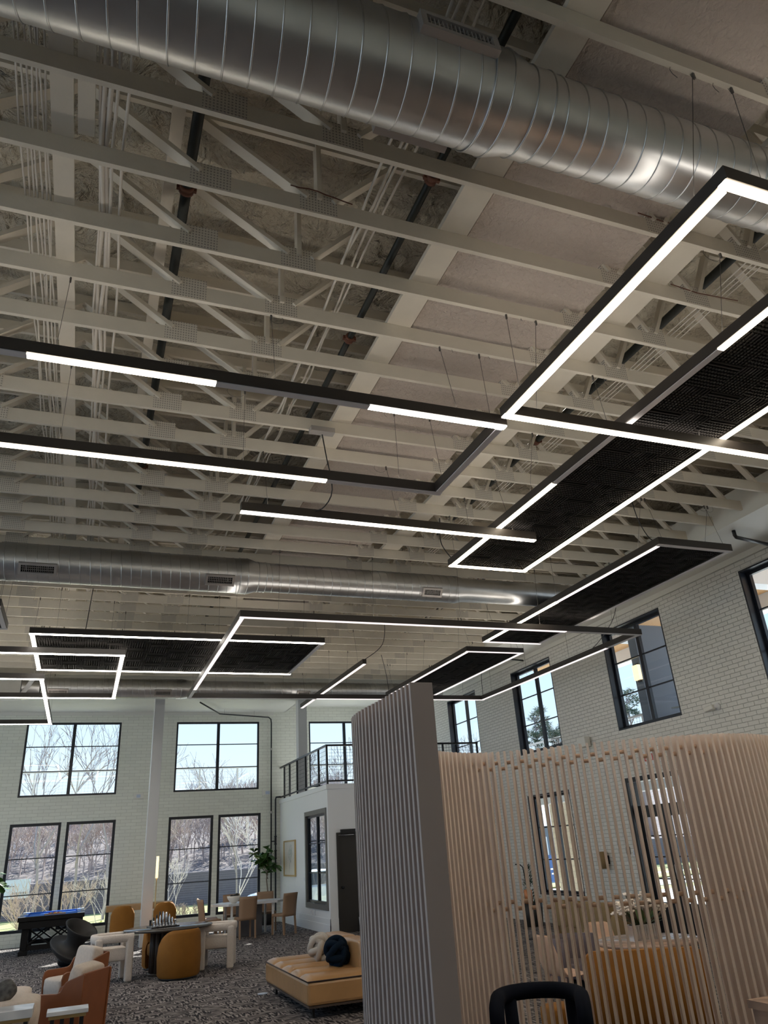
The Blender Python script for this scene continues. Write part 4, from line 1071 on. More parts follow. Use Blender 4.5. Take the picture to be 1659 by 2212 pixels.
# ------------------------------------------------------------------ fiddle leaf figs
def fig_tree(label, loc, h, seed, spread=0.5):
    rnd = random.Random(seed)
    t = thing('fig_tree', label, 'potted plant', loc)
    MB().lathe([(0.15, 0), (0.19, 0.30), (0.19, 0.36), (0.165, 0.36), (0.16, 0.30), (0.001, 0.30)], 28).build('pot', 'pot', t)
    st = MB(); pts = [(0, 0, 0.3), (0.02, 0.01, h * 0.4), (-0.02, 0.0, h * 0.55), (0.03, 0.02, h * 0.68)]
    st.tube(pts, [0.022, 0.019, 0.017, 0.015], 8)
    tips = []
    for k in range(9):
        a = rnd.uniform(0, 2 * PI); ln = rnd.uniform(0.35, 1.0) * spread
        z0 = h * rnd.uniform(0.55, 0.68); e = Vector((ln * math.cos(a), ln * math.sin(a), z0 + rnd.uniform(0.02, 0.30) * h))
        m = Vector((ln * 0.4 * math.cos(a), ln * 0.4 * math.sin(a), z0 + 0.08 * h))
        s0 = Vector((0.02, 0.01, z0)); st.tube([s0, m, e], [0.012, 0.009, 0.005], 6); tips.append((s0, m, e))
    st.build('trunk', 'stem', t)
    lf = MB()
    for s0, m, e in tips:
        for k in range(17):
            f = rnd.uniform(0.35, 1.05); p = m.lerp(e, f) if f > 0.4 else s0.lerp(m, 0.8)
            a = rnd.uniform(0, 2 * PI); el_ = rnd.uniform(-0.5, 0.9); d = Vector((math.cos(a) * math.cos(el_), math.sin(a) * math.cos(el_), math.sin(el_)))
            L = rnd.uniform(0.17, 0.26); W = L * 0.36; sd_ = d.cross(Vector((0, 0, 1))).normalized(); up = sd_.cross(d)
            roll = rnd.uniform(-0.7, 0.7); s2 = sd_ * math.cos(roll) + up * math.sin(roll); u2 = s2.cross(d)
            rows = []
            for i, (tt, ww) in enumerate(((0.0, 0.03), (0.12, 0.25), (0.35, 0.62), (0.6, 0.95), (0.8, 1.0), (0.94, 0.6), (1.0, 0.08))):
                c = p + d * (L * tt) - Vector((0, 0, 1)) * (0.25 * L * tt * tt)
                rows.append([tuple(c - s2 * (W * ww) + u2 * (0.12 * W)), tuple(c), tuple(c + s2 * (W * ww) + u2 * (0.12 * W))])
            lf.strip(rows)
    lf.build('foliage', 'leaf', t)
fig_tree('tall fiddle leaf fig in the back right corner behind the dining chairs', (5.25, 23.9, 0), 2.15, 3, 0.50)
fig_tree('fiddle leaf fig cut off by the left edge beside the window', (-2.02, 21.4, 0), 2.1, 5, 0.62)

# ------------------------------------------------------------------ leather daybed and knot cushions
t = thing('daybed', 'caramel leather channel tufted daybed in front of the slatted screen', 'daybed', (3.50, 11.30, 0), 0.0)
b = MB(); nx, ny = 40, 60; W2, L2 = 0.78, 1.18
rows = []
for j in range(ny + 1):
    v = -1 + 2 * j / ny; y = L2 * v; r = []
    ch = abs(math.sin(PI * 2.5 * (v + 1)))
    for i in range(nx + 1):
        u = -1 + 2 * i / nx; x = W2 * u
        edge = min(1.0, (1 - abs(u)) / 0.10) ** 0.5 if abs(u) > 0.9 else 1.0
        z = 0.395 + 0.06 * ch ** 0.5 * edge if abs(v) < 1 else 0.395
        r.append((x, y, z))
    rows.append(r)
b.strip(rows)
b.build('tufted_top', 'leather', t)
MB().box(-W2, W2, -L2, L2, 0.145, 0.397).build('seat_block', 'leather', t, bevel=0.035)
MB().tube([(-W2, -L2, 0.397), (W2, -L2, 0.397), (W2, L2, 0.397), (-W2, L2, 0.397)], 0.009, 6, closed=True).build('piping', 'piping', t)
MB().box(-W2 + 0.02, W2 - 0.02, -L2 + 0.02, L2 - 0.02, 0.12, 0.145).build('base_frame', 'walnut', t)
for x in (-0.66, 0.66):
    for y in (-0.98, 0.98): MB().box(x - 0.015, x + 0.015, y - 0.015, y + 0.015, 0, 0.121).build('leg', 'black', t)
for k, y in enumerate((0.30, -0.55)):
    o = MB().pill((0.10, y, 0.58), (0.13, 0.415, 0.165), 0.22, 28, 14).build('back_cushion', 'leather', t)
    rr = []
    for q in range(40):
        a = 2 * PI * q / 40
        rr.append((0.10 + 0.105 * math.copysign(abs(math.cos(a)) ** 0.3, math.cos(a)), y + 0.395 * math.copysign(abs(math.sin(a)) ** 0.3, math.sin(a)), 0.725))
    MB().tube(rr, 0.007, 5, closed=True).build('piping', 'piping', o)
def knot_cushion(label, loc, m, R, rot):
    b = MB(); n = 320; pts = []
    for i in range(n):
        a = 2 * PI * i / n; lat = 1.12 * math.sin(5 * a); rr = R * (0.76 + 0.13 * math.cos(10 * a + 0.6 * math.sin(5 * a)))
        pts.append((rr * math.cos(lat) * math.cos(3 * a), rr * math.cos(lat) * math.sin(3 * a), rr * math.sin(lat)))
    b.tube(pts, R * 0.235, 12, closed=True)
    b.pill((0, 0, 0), (R * 0.62, R * 0.62, R * 0.6), 0.9, 16, 10)
    o = b.build('knot_cushion', m, loc=loc); o.rotation_euler = rot
    tag(o, label, 'cushion'); return o
knot_cushion('pale grey knotted ball cushion on the caramel daybed', (3.30, 11.55, 0.60), 'knotgrey', 0.175, (0.9, 0.3, 0.2))
knot_cushion('dark navy knotted ball cushion on the caramel daybed', (3.32, 10.82, 0.60), 'knotnavy', 0.18, (1.2, 0.2, 0.9))
# flush floor boxes
for x, y, lab in ((2.68, 12.46, 'round pale floor outlet cover left of the daybed'), (5.22, 18.9, 'round pale floor outlet cover near the balcony wall')):
    t = thing('floor_outlet', lab, 'floor outlet', (x, y, 0.001)); MB().lathe([(0.075, 0), (0.075, 0.006), (0.06, 0.008), (0.001, 0.008)], 24).build('cover_plate', 'railcap', t)

# ------------------------------------------------------------------ lounge group at the lower left
def lounge_chair(label, loc, rz):
    """faces local -X; a leather shell that rises from low arms to a high back"""
    t = thing('lounge_chair', label, 'armchair', loc, rz, 'cognac leather lounge chairs'); t.scale = (0.79, 0.83, 0.92)
    prof = [(-0.38, 0.05), (-0.40, 0.52), (-0.375, 0.585), (-0.32, 0.605), (0.02, 0.605), (0.075, 0.625), (0.11, 0.68), (0.14, 0.72), (0.19, 0.74), (0.41, 0.80), (0.43, 0.78), (0.38, 0.05)]
    for s in (-1, 1):
        b = MB(); y0, y1 = s * 0.375, s * 0.335
        n = len(prof)
        vs = [(x, y0, z) for x, z in prof] + [(x, y1, z) for x, z in prof]
        fs = [tuple(range(n - 1, -1, -1)) if s < 0 else tuple(range(n)), tuple(range(n, 2 * n)) if s < 0 else tuple(range(2 * n - 1, n - 1, -1))] + [((i, (i + 1) % n, n + (i + 1) % n, n + i) if s < 0 else (i, n + i, n + (i + 1) % n, (i + 1) % n)) for i in range(n)]
        b.add(vs, fs).build('side_panel', 'cognac', t, bevel=0.012)
    b = MB(); rows = []
    b.bar((0.345, 0, 0.06), (0.395, 0, 0.80), 0.67, 0.04, up=(1, 0, 0)); b.build('back_panel', 'cognac', t, bevel=0.01)
    MB().box(-0.38, 0.34, -0.335, 0.335, 0.08, 0.26).build('base', 'cognac', t)
    MB().pill((-0.06, 0, 0.40), (0.36, 0.33, 0.12), 0.28, 28, 10).build('seat_cushion', 'cream', t)
    rot = Matrix.Rotation(math.radians(14), 3, 'Y')
    MB().pill((0.215, 0, 0.645), (0.115, 0.325, 0.235), 0.32, 24, 12, rot).build('back_cushion', 'cream', t)
    for x in (-0.32, 0.30):
        for y in (-0.28, 0.28): MB().cyl((x, y, 0), 0.018, 0.085, 10).build('foot', 'black', t)
lounge_chair('cognac leather lounge chair with cream cushions, the nearer of the pair', (0.05, 10.70, 0), math.radians(-30))
lounge_chair('cognac leather lounge chair with cream cushions, behind its twin', (0.10, 12.75, 0), math.radians(25))
t = thing('cream_ottoman', 'long cream upholstered ottoman beside the farther lounge chair', 'ottoman', (-1.05, 11.75, 0))
MB().pill((0, 0, 0.34), (0.66, 0.40, 0.16), 0.25, 30, 10).build('cushion_top', 'cream', t)
MB().box(-0.55, 0.55, -0.32, 0.32, 0.05, 0.22).build('base', 'cream', t, bevel=0.03)
for x in (-0.5, 0.5):
    for y in (-0.27, 0.27): MB().cyl((x, y, 0), 0.02, 0.06, 10).build('foot', 'black', t)
t = thing('cream_sofa', 'cream rounded sofa cut off by the lower left corner', 'sofa', (-1.05, 10.05, 0))
MB().pill((0, 0.0, 0.45), (0.82, 0.34, 0.17), 0.25, 30, 10).build('seat_cushion', 'cream', t)
MB().pill((0, 0.0, 0.22), (0.80, 0.32, 0.22), 0.2, 30, 10).build('base', 'cream', t)
o = MB().pill((0, 0, 0), (0.19, 0.05, 0.12), 0.6, 22, 12).build('throw_pillow', 'greycush', loc=(-0.66, 9.95, 0.655)); o.rotation_euler = (math.radians(-52), math.radians(-30), math.radians(15))
tag(o, 'dark grey patterned throw pillow on the cream sofa', 'pillow')
def marble_table(label, loc, w, d, h, th):
    t = thing('marble_side_table', label, 'side table', loc, 0, 'marble topped side tables')
    MB().box(-w / 2, w / 2, -d / 2, d / 2, h - th, h).build('marble_top', 'marble', t, bevel=0.004)
    MB().box(-w / 2 + 0.02, w / 2 - 0.02, -d / 2 + 0.02, d / 2 - 0.02, h - th - 0.03, h - th).build('under_frame', 'gold', t)
    for k in range(4):
        x = -w / 2 + 0.055 + (w - 0.11) * k / 3
        MB().box(x - 0.018, x + 0.018, -d / 2 + 0.03, d / 2 - 0.03, 0.02, h - th - 0.03).build('leg', 'black', t)
    MB().box(-w / 2 + 0.02, w / 2 - 0.02, -d / 2 + 0.02, d / 2 - 0.02, 0, 0.02).build('base_plate', 'black', t)
marble_table('narrow marble topped side table in front of the nearer lounge chair', (0.04, 9.00, 0), 0.37, 0.24, 0.60, 0.035)
marble_table('thick marble topped side table at the lower left corner', (-0.56, 9.45, 0), 0.56, 0.36, 0.60, 0.075)

# ------------------------------------------------------------------ things in front of and behind the slatted screen
t = thing('tube_chair', 'dark navy velvet tube chair in front of the wavy screen', 'chair', (3.10, 5.34, 0), math.radians(-32))
R = 0.29; ring = []
ring = [(-R, -0.20, 0.60), (-R, -0.22, 0.72), (-R, -0.17, 0.78)] + [(-R * math.cos(PI * q / 24), R * math.sin(PI * q / 24) * 1.05, 0.80) for q in range(25)] + [(R, -0.17, 0.78), (R, -0.22, 0.72), (R, -0.20, 0.60)]
MB().tube(ring, 0.052, 14).build('back_tube', 'navy', t)
MB().lathe([(0.001, 0.36), (0.22, 0.36), (0.27, 0.38), (0.285, 0.42), (0.27, 0.46), (0.2, 0.475), (0.001, 0.475)], 36).build('seat', 'navy', t)
for x, y, xt, yt, zt in ((-0.27, -0.2, -R, -0.20, 0.61), (0.27, -0.2, R, -0.20, 0.61), (-0.20, 0.20, -0.22, 0.21, 0.78), (0.20, 0.20, 0.22, 0.21, 0.78)):
    MB().tube([(x * 0.95, y * 0.95, 0.0), (x, y, 0.25), ((x + xt) / 2 * 1.02, (y + yt) / 2 * 1.02, 0.45), (xt, yt, zt)], 0.048, 12).build('leg', 'navy', t)
t = thing('stone_counter', 'polished brown stone counter corner at the lower right', 'counter', (4.4, 3.3, 0))
b = MB().box(-0.735, 2.2, -2.0, 0.68, 0.86, 0.90); b.build('counter_top', 'stone', t)
MB().box(-0.72, 2.18, -1.98, 0.665, 0, 0.86).build('counter_body', 'stone', t)
# mustard loveseat with its back to the screen
t = thing('loveseat', 'mustard velvet loveseat with its tall back against the wavy screen', 'loveseat', (5.05, 6.72, 0), math.radians(-30))
rows = []
for i in range(25):
    u = -1 + 2 * i / 24; x = 0.56 * u; y = -0.18 + 0.0 * u
    top = 0.82 - 0.10 * max(0, abs(u) - 0.88) / 0.12 if abs(u) > 0.88 else 0.82
    rows.append([(x, y, 0.04), (x, y - 0.01, 0.4), (x, y - 0.02, top)])
MB().strip(rows).build('backrest', 'mustard', t, solid=0.09)
MB().pill((0, 0.18, 0.36), (0.54, 0.32, 0.10), 0.25, 28, 8).build('seat', 'mustard', t)
MB().box(-0.53, 0.53, -0.12, 0.46, 0.03, 0.30).build('base', 'mustard', t, bevel=0.02)
t = thing('footstool', 'small yellow upholstered stool by the left end of the loveseat', 'stool', (4.22, 6.92, 0))
MB().pill((0, 0, 0.34), (0.15, 0.15, 0.09), 0.35, 24, 8).build('seat', 'mustard', t); MB().cyl((0, 0, 0), 0.13, 0.30, 24).build('drum', 'mustard', t)
t = thing('stone_table', 'round marble topped table with a flower planter, behind the loveseat', 'table', (5.85, 7.62, 0))
MB().lathe([(0.44, 0.69), (0.54, 0.705), (0.54, 0.742), (0.0, 0.742)], 48).build('tabletop', 'stone', t)
MB().lathe([(0.26, 0), (0.26, 0.02), (0.05, 0.04), (0.05, 0.67), (0.2, 0.70)], 28).build('pedestal', 'black', t)
t = thing('flower_planter', 'silver ribbed planter of white blossoms on the round stone table', 'flower arrangement', (5.80, 7.62, 0.742))
b = MB(); b.box(-0.17, 0.17, -0.07, 0.07, 0, 0.15)
for k in range(12): x = -0.16 + 0.32 * k / 11; b.box(x - 0.006, x + 0.006, -0.075, 0.075, 0.01, 0.14)
b.build('planter_box', 'silver', t)
rnd = random.Random(4); fl = MB(); lf = MB(); stm = MB()
for k in range(75):
    x, y, z = rnd.uniform(-0.30, 0.30), rnd.uniform(-0.14, 0.14), 0.0
    z = 0.24 + 0.22 * (1 - (x / 0.34) ** 2) * rnd.uniform(0.3, 1.0)
    stm.tube([(x * 0.4, y * 0.3, 0.14), (x, y, z)], 0.003, 4)
    for q in range(5):
        a = 2 * PI * q / 5 + k; d = Vector((math.cos(a), math.sin(a) * 0.8, rnd.uniform(-0.4, 0.5)))
        fl.pill(Vector((x, y, z)) + d * 0.016, (0.017, 0.017, 0.010), 0.9, 6, 4)
for k in range(26):
    a = rnd.uniform(0, 2 * PI); d = Vector((math.cos(a), math.sin(a) * 0.5, rnd.uniform(0.1, 0.8))).normalized(); s_ = d.cross(Vector((0, 0, 1))).normalized()
    c = Vector((0, 0, 0.13)); rows = [[tuple(c + d * 0.26 * tt - s_ * 0.035 * ww), tuple(c + d * 0.26 * tt), tuple(c + d * 0.26 * tt + s_ * 0.035 * ww)] for tt, ww in ((0, 0.1), (0.4, 1), (0.8, 0.7), (1, 0.05))]
    lf.strip(rows)
fl.build('blossoms', 'petal', t); lf.build('leaves', 'leaf', t); stm.build('stems', 'stem', t)
def shell_chair(label, loc, rz, m='ply', h=0.85):
    t = thing('shell_chair', label, 'chair', loc, rz)
    prof = [(0.24, 0.43), (0.20, 0.445), (0.05, 0.44), (-0.10, 0.43), (-0.18, 0.46), (-0.225, 0.55), (-0.26, 0.68), (-0.29, h)]
    rows = []
    for k, (y, z) in enumerate(prof):
        wv = (0.22, 0.235, 0.24, 0.23, 0.215, 0.20, 0.19, 0.13)[k]
        rows.append([(wv * u, y + 0.03 * u * u * (1 if k > 3 else 0), z + (0.02 * u * u if k <= 3 else 0)) for u in (-1, -0.6, -0.2, 0.2, 0.6, 1)])
    MB().strip(rows).build('shell', m, t, solid=0.014, subsurf=1)
    for x in (-1, 1):
        for y in (-1, 1): MB().bar((x * 0.12, y * 0.12, 0.43), (x * 0.21, y * 0.22, 0), 0.03, 0.03).build('leg', m, t)
shell_chair('pale bent ply chair seen side on through the left slats', (5.10, 8.12, 0), math.radians(-86))
shell_chair('pale bent ply chair farther off behind the round stone table', (6.35, 9.2, 0), math.radians(150), h=0.76)
t = thing('grey_chair', 'low grey plum tub chair between the two ply chairs', 'chair', (5.72, 8.85, 0), math.radians(200))
rows = []
for i in range(25):
    a = math.radians(-90 - 105 + 210 * i / 24); rows.append([(0.31 * math.cos(a), 0.31 * math.sin(a), 0.10), (0.32 * math.cos(a), 0.32 * math.sin(a), 0.45), (0.31 * math.cos(a), 0.31 * math.sin(a), 0.70)])
MB().strip(rows).build('wrap_back', 'plum', t, solid=0.06); MB().pill((0, 0, 0.36), (0.27, 0.27, 0.08), 0.3, 24, 8).build('seat', 'plum', t)
MB().cyl((0, 0, 0), 0.22, 0.3, 24).build('base', 'black', t)
t = thing('tan_sofa', 'olive tan tufted sofa near the right wall, seen through the slats', 'sofa', (8.75, 12.6, 0), math.radians(-90))
MB().pill((0, 0, 0.30), (0.85, 0.40, 0.14), 0.25, 28, 8).build('seat', 'tansofa', t)
for k in range(4): MB().pill((-0.62 + 0.41 * k, -0.33, 0.52), (0.20, 0.10, 0.22), 0.4, 18, 10).build('back_cushion', 'tansofa', t)
for s in (-1, 1): MB().pill((s * 0.90, 0, 0.34), (0.10, 0.40, 0.24), 0.35, 18, 10).build('arm', 'tansofa', t)
for x in (-0.8, 0.8):
    for y in (-0.3, 0.3): MB().cyl((x, y, 0), 0.02, 0.18, 8).build('leg', 'black', t)
t = thing('reading_lamp', 'black hooked floor lamp with a copper shade by the right wall window', 'floor lamp', (8.52, 14.6, 0))
MB().cyl((0, 0, 0), 0.13, 0.02, 24).build('base', 'black', t)
MB().tube([(0, 0, 0.02), (0, 0, 0.85), (-0.03, 0.03, 1.28), (-0.08, 0.05, 1.33), (-0.16, 0.1, 1.34)], 0.012, 8).build('pole', 'black', t)
MB().lathe([(0.075, 0.62), (0.085, 0.86), (0.03, 0.88)], 24, (0.0, 0, 0), cap=False).build('shade', 'copper', t, solid=0.004)
t = thing('conifer_planter', 'dark potted conifer standing beside the lower right wall window', 'potted plant', (9.75, 16.6, 0))
MB().lathe([(0.20, 0), (0.24, 0.48), (0.22, 0.48), (0.2, 0.42), (0.001, 0.42)], 24).build('pot', 'pot', t)
fo = MB(); rnd = random.Random(9)
for k in range(420):
    z = rnd.uniform(0.42, 1.25); r = 0.26 * (1 - (z - 0.42) / 0.95) * rnd.uniform(0.4, 1.0); a = rnd.uniform(0, 2 * PI)
    p = Vector((r * math.cos(a), r * math.sin(a), z)); d = Vector((math.cos(a), math.sin(a), rnd.uniform(0.2, 1.0))).normalized(); s_ = d.cross(Vector((0, 0, 1))).normalized() * 0.014
    fo.add([p - s_, p + s_, p + d * 0.10], [(0, 1, 2)])
fo.build('foliage', 'darkleaf', t); MB().cyl((0, 0, 0.4), 0.02, 0.5, 8).build('trunk', 'stem', t)

# ------------------------------------------------------------------ on the walls
t = thing('picture_frame', 'thin gilt framed botanical drawing on the white balcony wall', 'picture', (MX, 23.32, 1.70))
fr = MB()
for a in ((-0.68, -0.64, -0.48, 0.48), (0.64, 0.68, -0.48, 0.48), (-0.64, 0.64, -0.48, -0.44), (-0.64, 0.64, 0.44, 0.48)): fr.box(-0.045, -0.002, a[0], a[1], a[2], a[3])
fr.build('frame', 'gold', t)
MB().box(-0.02, -0.004, -0.64, 0.64, -0.44, 0.44).build('mat_board', 'bowl', t)
g = MB(); rnd = random.Random(2)
g.tube([(-0.022, 0.05, -0.38), (-0.022, 0.0, -0.1), (-0.022, -0.04, 0.1)], 0.004, 4)
for k in range(22):
    a = rnd.uniform(0, 2 * PI); r0 = rnd.uniform(0.05, 0.2); cy_, cz_ = -0.04 + r0 * math.cos(a) * 0.9, 0.14 + r0 * math.sin(a)
    g.tube([(-0.022, cy_ + 0.1 * math.cos(q * PI / 5), cz_ + 0.07 * math.sin(q * PI / 5)) for q in range(8)], 0.003, 4)
g.build('drawing', 'artpaper', t)
def wall_plate(label, loc, sx, sy, sz, m='white', cat='wall outlet', name='wall_outlet'):
    t = thing(name, label, cat, loc)
    MB().box(-sx, sx, -sy, sy, -sz, sz).build('face_plate', m, t, bevel=0.002)
    if sx < sy: MB().box(-sx - 0.003, -sx, -sy * 0.4, sy * 0.4, -sz * 0.6, sz * 0.6).build('socket', 'railcap', t)
    else: MB().box(-sx * 0.4, sx * 0.4, -sy - 0.003, -sy, -sz * 0.6, sz * 0.6).build('socket', 'railcap', t)
    return t
wall_plate('white outlet low on the balcony wall under the framed drawing', (MX - 0.014, 23.4, 0.36), 0.006, 0.04, 0.06)
wall_plate('white outlet under the balcony wall window, left of a pair', (MX - 0.014, 21.1, 0.40), 0.006, 0.04, 0.06)
wall_plate('white outlet under the balcony wall window, right of a pair', (MX - 0.014, 20.75, 0.40), 0.006, 0.04, 0.06)
wall_plate('white light switch between the drawing and the balcony wall window', (MX - 0.004, 21.75, 1.17), 0.006, 0.04, 0.06, cat='light switch', name='light_switch')
wall_plate('grey box high on the back wall beside the black riser pipes', (5.40, YB - 0.03, 3.62), 0.17, 0.03, 0.075, 'soffit', 'emergency light', 'emergency_light')
wall_plate('grey box on the back wall behind the left column', (1.50, YB - 0.03, 3.66), 0.14, 0.03, 0.075, 'soffit', 'emergency light', 'emergency_light')
# black risers on the back wall
t = thing('riser_pipe', 'thin black riser pipe running from the soffit down the back wall', 'pipe', (0, 0, 0))
MB().tube([(2.9, 22.3, 6.0), (3.68, 24.0, 6.0), (3.75, 24.1, 5.98), (5.40, 24.45, 5.93), (5.49, 24.52, 5.88), (5.51, 24.54, 5.76), (5.51, 24.54, 0.35)], 0.022, 8).build('pipe', 'black', t)
for z in (4.9, 3.0, 1.5): MB().cyl((5.51, 24.54, z), 0.032, 0.07, 10).build('coupling', 'grille', t)
for x, y in ((3.9, 24.13), (4.9, 24.35)): MB().tube([(x, y, 6.0), (x, y, 6.12)], 0.006, 5).build('hanger_rod', 'grille', t)
t = thing('drain_pipe', 'thicker black riser pipe with valves beside the balcony wall', 'pipe', (0, 0, 0))
MB().tube([(5.78, 24.40, 3.47), (5.66, 24.50, 3.47), (5.645, 24.53, 3.40), (5.645, 24.53, 0.26), (5.60, 24.53, 0.21), (5.30, 24.53, 0.20)], 0.026, 8).build('pipe', 'black', t)
for z in (2.1, 1.7): MB().lathe([(0.045, 0), (0.045, 0.02), (0.034, 0.03), (0.034, 0.22), (0.045, 0.23), (0.045, 0.25)], 14, (5.645, 24.53, z)).build('valve', 'black', t)
MB().tube([(5.51, 24.54, 2.2), (5.645, 24.53, 2.2)], 0.015, 6).build('cross_pipe', 'black', t)
# right wall fittings
t = thing('security_camera', 'small white bracket camera on the right brick wall', 'camera', (XR, 10.3, 3.72))
MB().lathe([(0.06, 0), (0.06, -0.03), (0.025, -0.045), (0.025, -0.10)], 18, axis='X').build('mount', 'white', t)
MB().bar((-0.10, 0, 0.0), (-0.13, 0.20, -0.03), 0.09, 0.08).build('camera_body', 'soffit', t, bevel=0.015)
t = thing('wall_speaker', 'boxy white speaker on the right brick wall above the slats', 'speaker', (XR, 14.25, 3.66))
MB().prism([(-0.20, -0.16), (-0.02, -0.12), (-0.02, 0.12), (-0.20, 0.16)], -0.11, 0.11).build('cabinet', 'soffit', t, bevel=0.02)
MB().box(-0.03, 0.0, -0.05, 0.05, -0.04, 0.04).build('bracket', 'grille', t)
t = thing('exit_sign', 'white exit sign with red letters above the right wall door', 'exit sign', (XR, 12.27, 3.10))
MB().box(-0.045, 0, -0.19, 0.19, -0.125, 0.125).build('sign_body', 'white', t, bevel=0.006)
fc = bpy.data.curves.new('exit_letters', 'FONT'); fc.body = 'EXIT'; fc.size = 0.185; fc.align_x = 'CENTER'; fc.align_y = 'CENTER'; fc.extrude = 0.003
_f = bpy.data.objects.new('letters', fc); COL.objects.link(_f); _me = bpy.data.meshes.new_from_object(_f); bpy.data.objects.remove(_f); _me.materials.append(M_['red'])
fo = bpy.data.objects.new('exit_letters', _me); COL.objects.link(fo); fo.parent = t; fo.location = (-0.048, 0, 0); fo.rotation_euler = (PI / 2, 0, -PI / 2)
wall_plate('small black keypad on the brick wall left of the glazed door', (XR - 0.012, 13.52, 1.46), 0.012, 0.055, 0.07, 'black', 'keypad', 'door_keypad')
wall_plate('white switch plate next to the black keypad', (XR - 0.008, 13.34, 1.42), 0.008, 0.045, 0.07, cat='light switch', name='light_switch')
t = thing('wall_sconce', 'tan shaded sconce on the right brick wall between window and door', 'sconce', (XR, 14.25, 1.30))
MB().lathe([(0.09, -0.16), (0.09, 0.16)], 24, (-0.13, 0, 0), cap=False).build('shade', 'tansofa', t, solid=0.004)
MB().box(-0.13, 0, -0.01, 0.01, -0.01, 0.01).box(-0.015, 0, -0.05, 0.05, -0.08, 0.08).build('arm', 'black', t)
# soffit pipe stubs
t = thing('pipe_stub', 'black pipe elbow dropping from the soffit near the upper right', 'pipe', (0, 0, 0))
MB().tube([(9.34, 8.12, 6.12), (9.34, 8.12, 6.02), (9.37, 8.13, 5.99), (10.3, 8.25, 5.97)], 0.03, 8).build('pipe', 'black', t)
t = thing('pipe_stub', 'thin black pipe under the soffit between the two far ribbed panels', 'pipe', (0, 0, 0))
MB().tube([(9.6, 16.3, 6.12), (9.6, 16.3, 6.02), (10.3, 16.4, 6.0)], 0.022, 8).build('pipe', 'black', t)
# little sign leaning by the balcony door
t = thing('leaning_sign', 'small white card with dark print standing by the dark door', 'sign', (6.55, 19.0, 0))
MB().bar((0, 0, 0.0), (0, 0.06, 0.34), 0.26, 0.015, up=(0, 1, 0)).build('card', 'white', t)
g = MB()
for x, z in ((-0.05, 0.22), (0.04, 0.23), (0.0, 0.16), (-0.03, 0.10), (0.05, 0.12)): g.box(x - 0.02, x + 0.02, -0.012 + z * 0.17, -0.009 + z * 0.17, z - 0.02, z + 0.02)
g.build('printed_mark', 'black', t)

# ------------------------------------------------------------------ outdoors
def ground():
    # lawn falls away from the building, pavement, road, block wall, brushy hill
    struct(MB().box(-60, 70, YB + 0.2, 43, -0.6, -0.25).build('ground_lawn', 'grass'))
    struct(MB().box(-60, 70, 33.5, 35.3, -0.25, -0.23).build('path', 'path'))
    struct(MB().box(3.0, 70, 27.0, 30.5, -0.25, -0.225).build('road', 'path'))
    struct(MB().box(XR + 0.4, 80, -30, YB + 0.2, -0.6, -0.2).build('ground_east', 'path'))
    struct(MB().box(-60, XL - 0.3, -30, YB + 0.2, -0.6, -0.2).build('ground_west', 'path'))  # unseen ground, made pale to bounce sunlight up to the ceiling
    struct(MB().box(XL - 0.3, XR + 0.4, -30, YN - 0.2, -0.6, -0.2).build('ground_near', 'grass'))
    o = MB().box(-60, 70, 43, 44, -0.3, 1.25).build('retaining_wall', 'retain'); struct(o); o['label'] = 'dark block retaining wall beyond the lawn'
    b = MB(); rows = []
    for j in range(13):
        r = []
        for i in range(61):
            x = -70 + 150 * i / 60; y = 44 + 40 * j / 12; f = j / 12
            r.append((x, y, 1.2 + 5.2 * f ** 1.1 * (0.85 + 0.15 * min(1, max(0, (x + 10) / 40))) + 0.35 * math.sin(x * 0.9 + y * 0.5) * f + random.uniform(-0.15, 0.15) * (f > 0)))
        rows.append(r)
    b.strip(rows); struct(b.build('hill', 'hill'))
ground()
def grow(b, p, d, ln, r, depth, rnd, spread, seg=4, up=0.15, minr=0.004):
    q = p + d * ln; mid = p + d * ln * 0.5 + Vector((rnd.uniform(-1, 1), rnd.uniform(-1, 1), 0)) * ln * 0.05
    b.tube([p, mid, q], [r, r * 0.85, max(minr, r * 0.68)], seg, cap=False)
    if depth == 0: return
    k = 3 if depth > 2 and rnd.random() < 0.6 else 2
    for i in range(k):
        a = rnd.uniform(0, 2 * PI); s = rnd.uniform(0.35, 1.0) * spread
        o = d.orthogonal().normalized(); o2 = d.cross(o)
        nd = (d + (o * math.cos(a) + o2 * math.sin(a)) * s + Vector((0, 0, up))).normalized()
        grow(b, p + d * ln * rnd.uniform(0.65, 1.0), nd, ln * rnd.uniform(0.62, 0.85), max(minr, r * 0.62), depth - 1, rnd, spread, seg, up, minr)
def bare_tree_mesh(h, seed, depth=6, spread=0.75, m='bark', r=None, minr=0.008, up=0.15):
    rnd = random.Random(seed); b = MB()
    grow(b, Vector((0, 0, -0.3)), Vector((rnd.uniform(-.05, .05), rnd.uniform(-.05, .05), 1)).normalized(), h * 0.30, r or h * 0.0085, depth, rnd, spread, 4, up, minr)
    return b
def bare_tree(label, loc, h, seed, depth=6, spread=0.75, m='bark', group=None, minr=0.008, name='bare_tree'):
    o = bare_tree_mesh(h, seed, depth, spread, m, minr=minr).build(name, m, loc=loc); tag(o, label, 'tree', group); return o
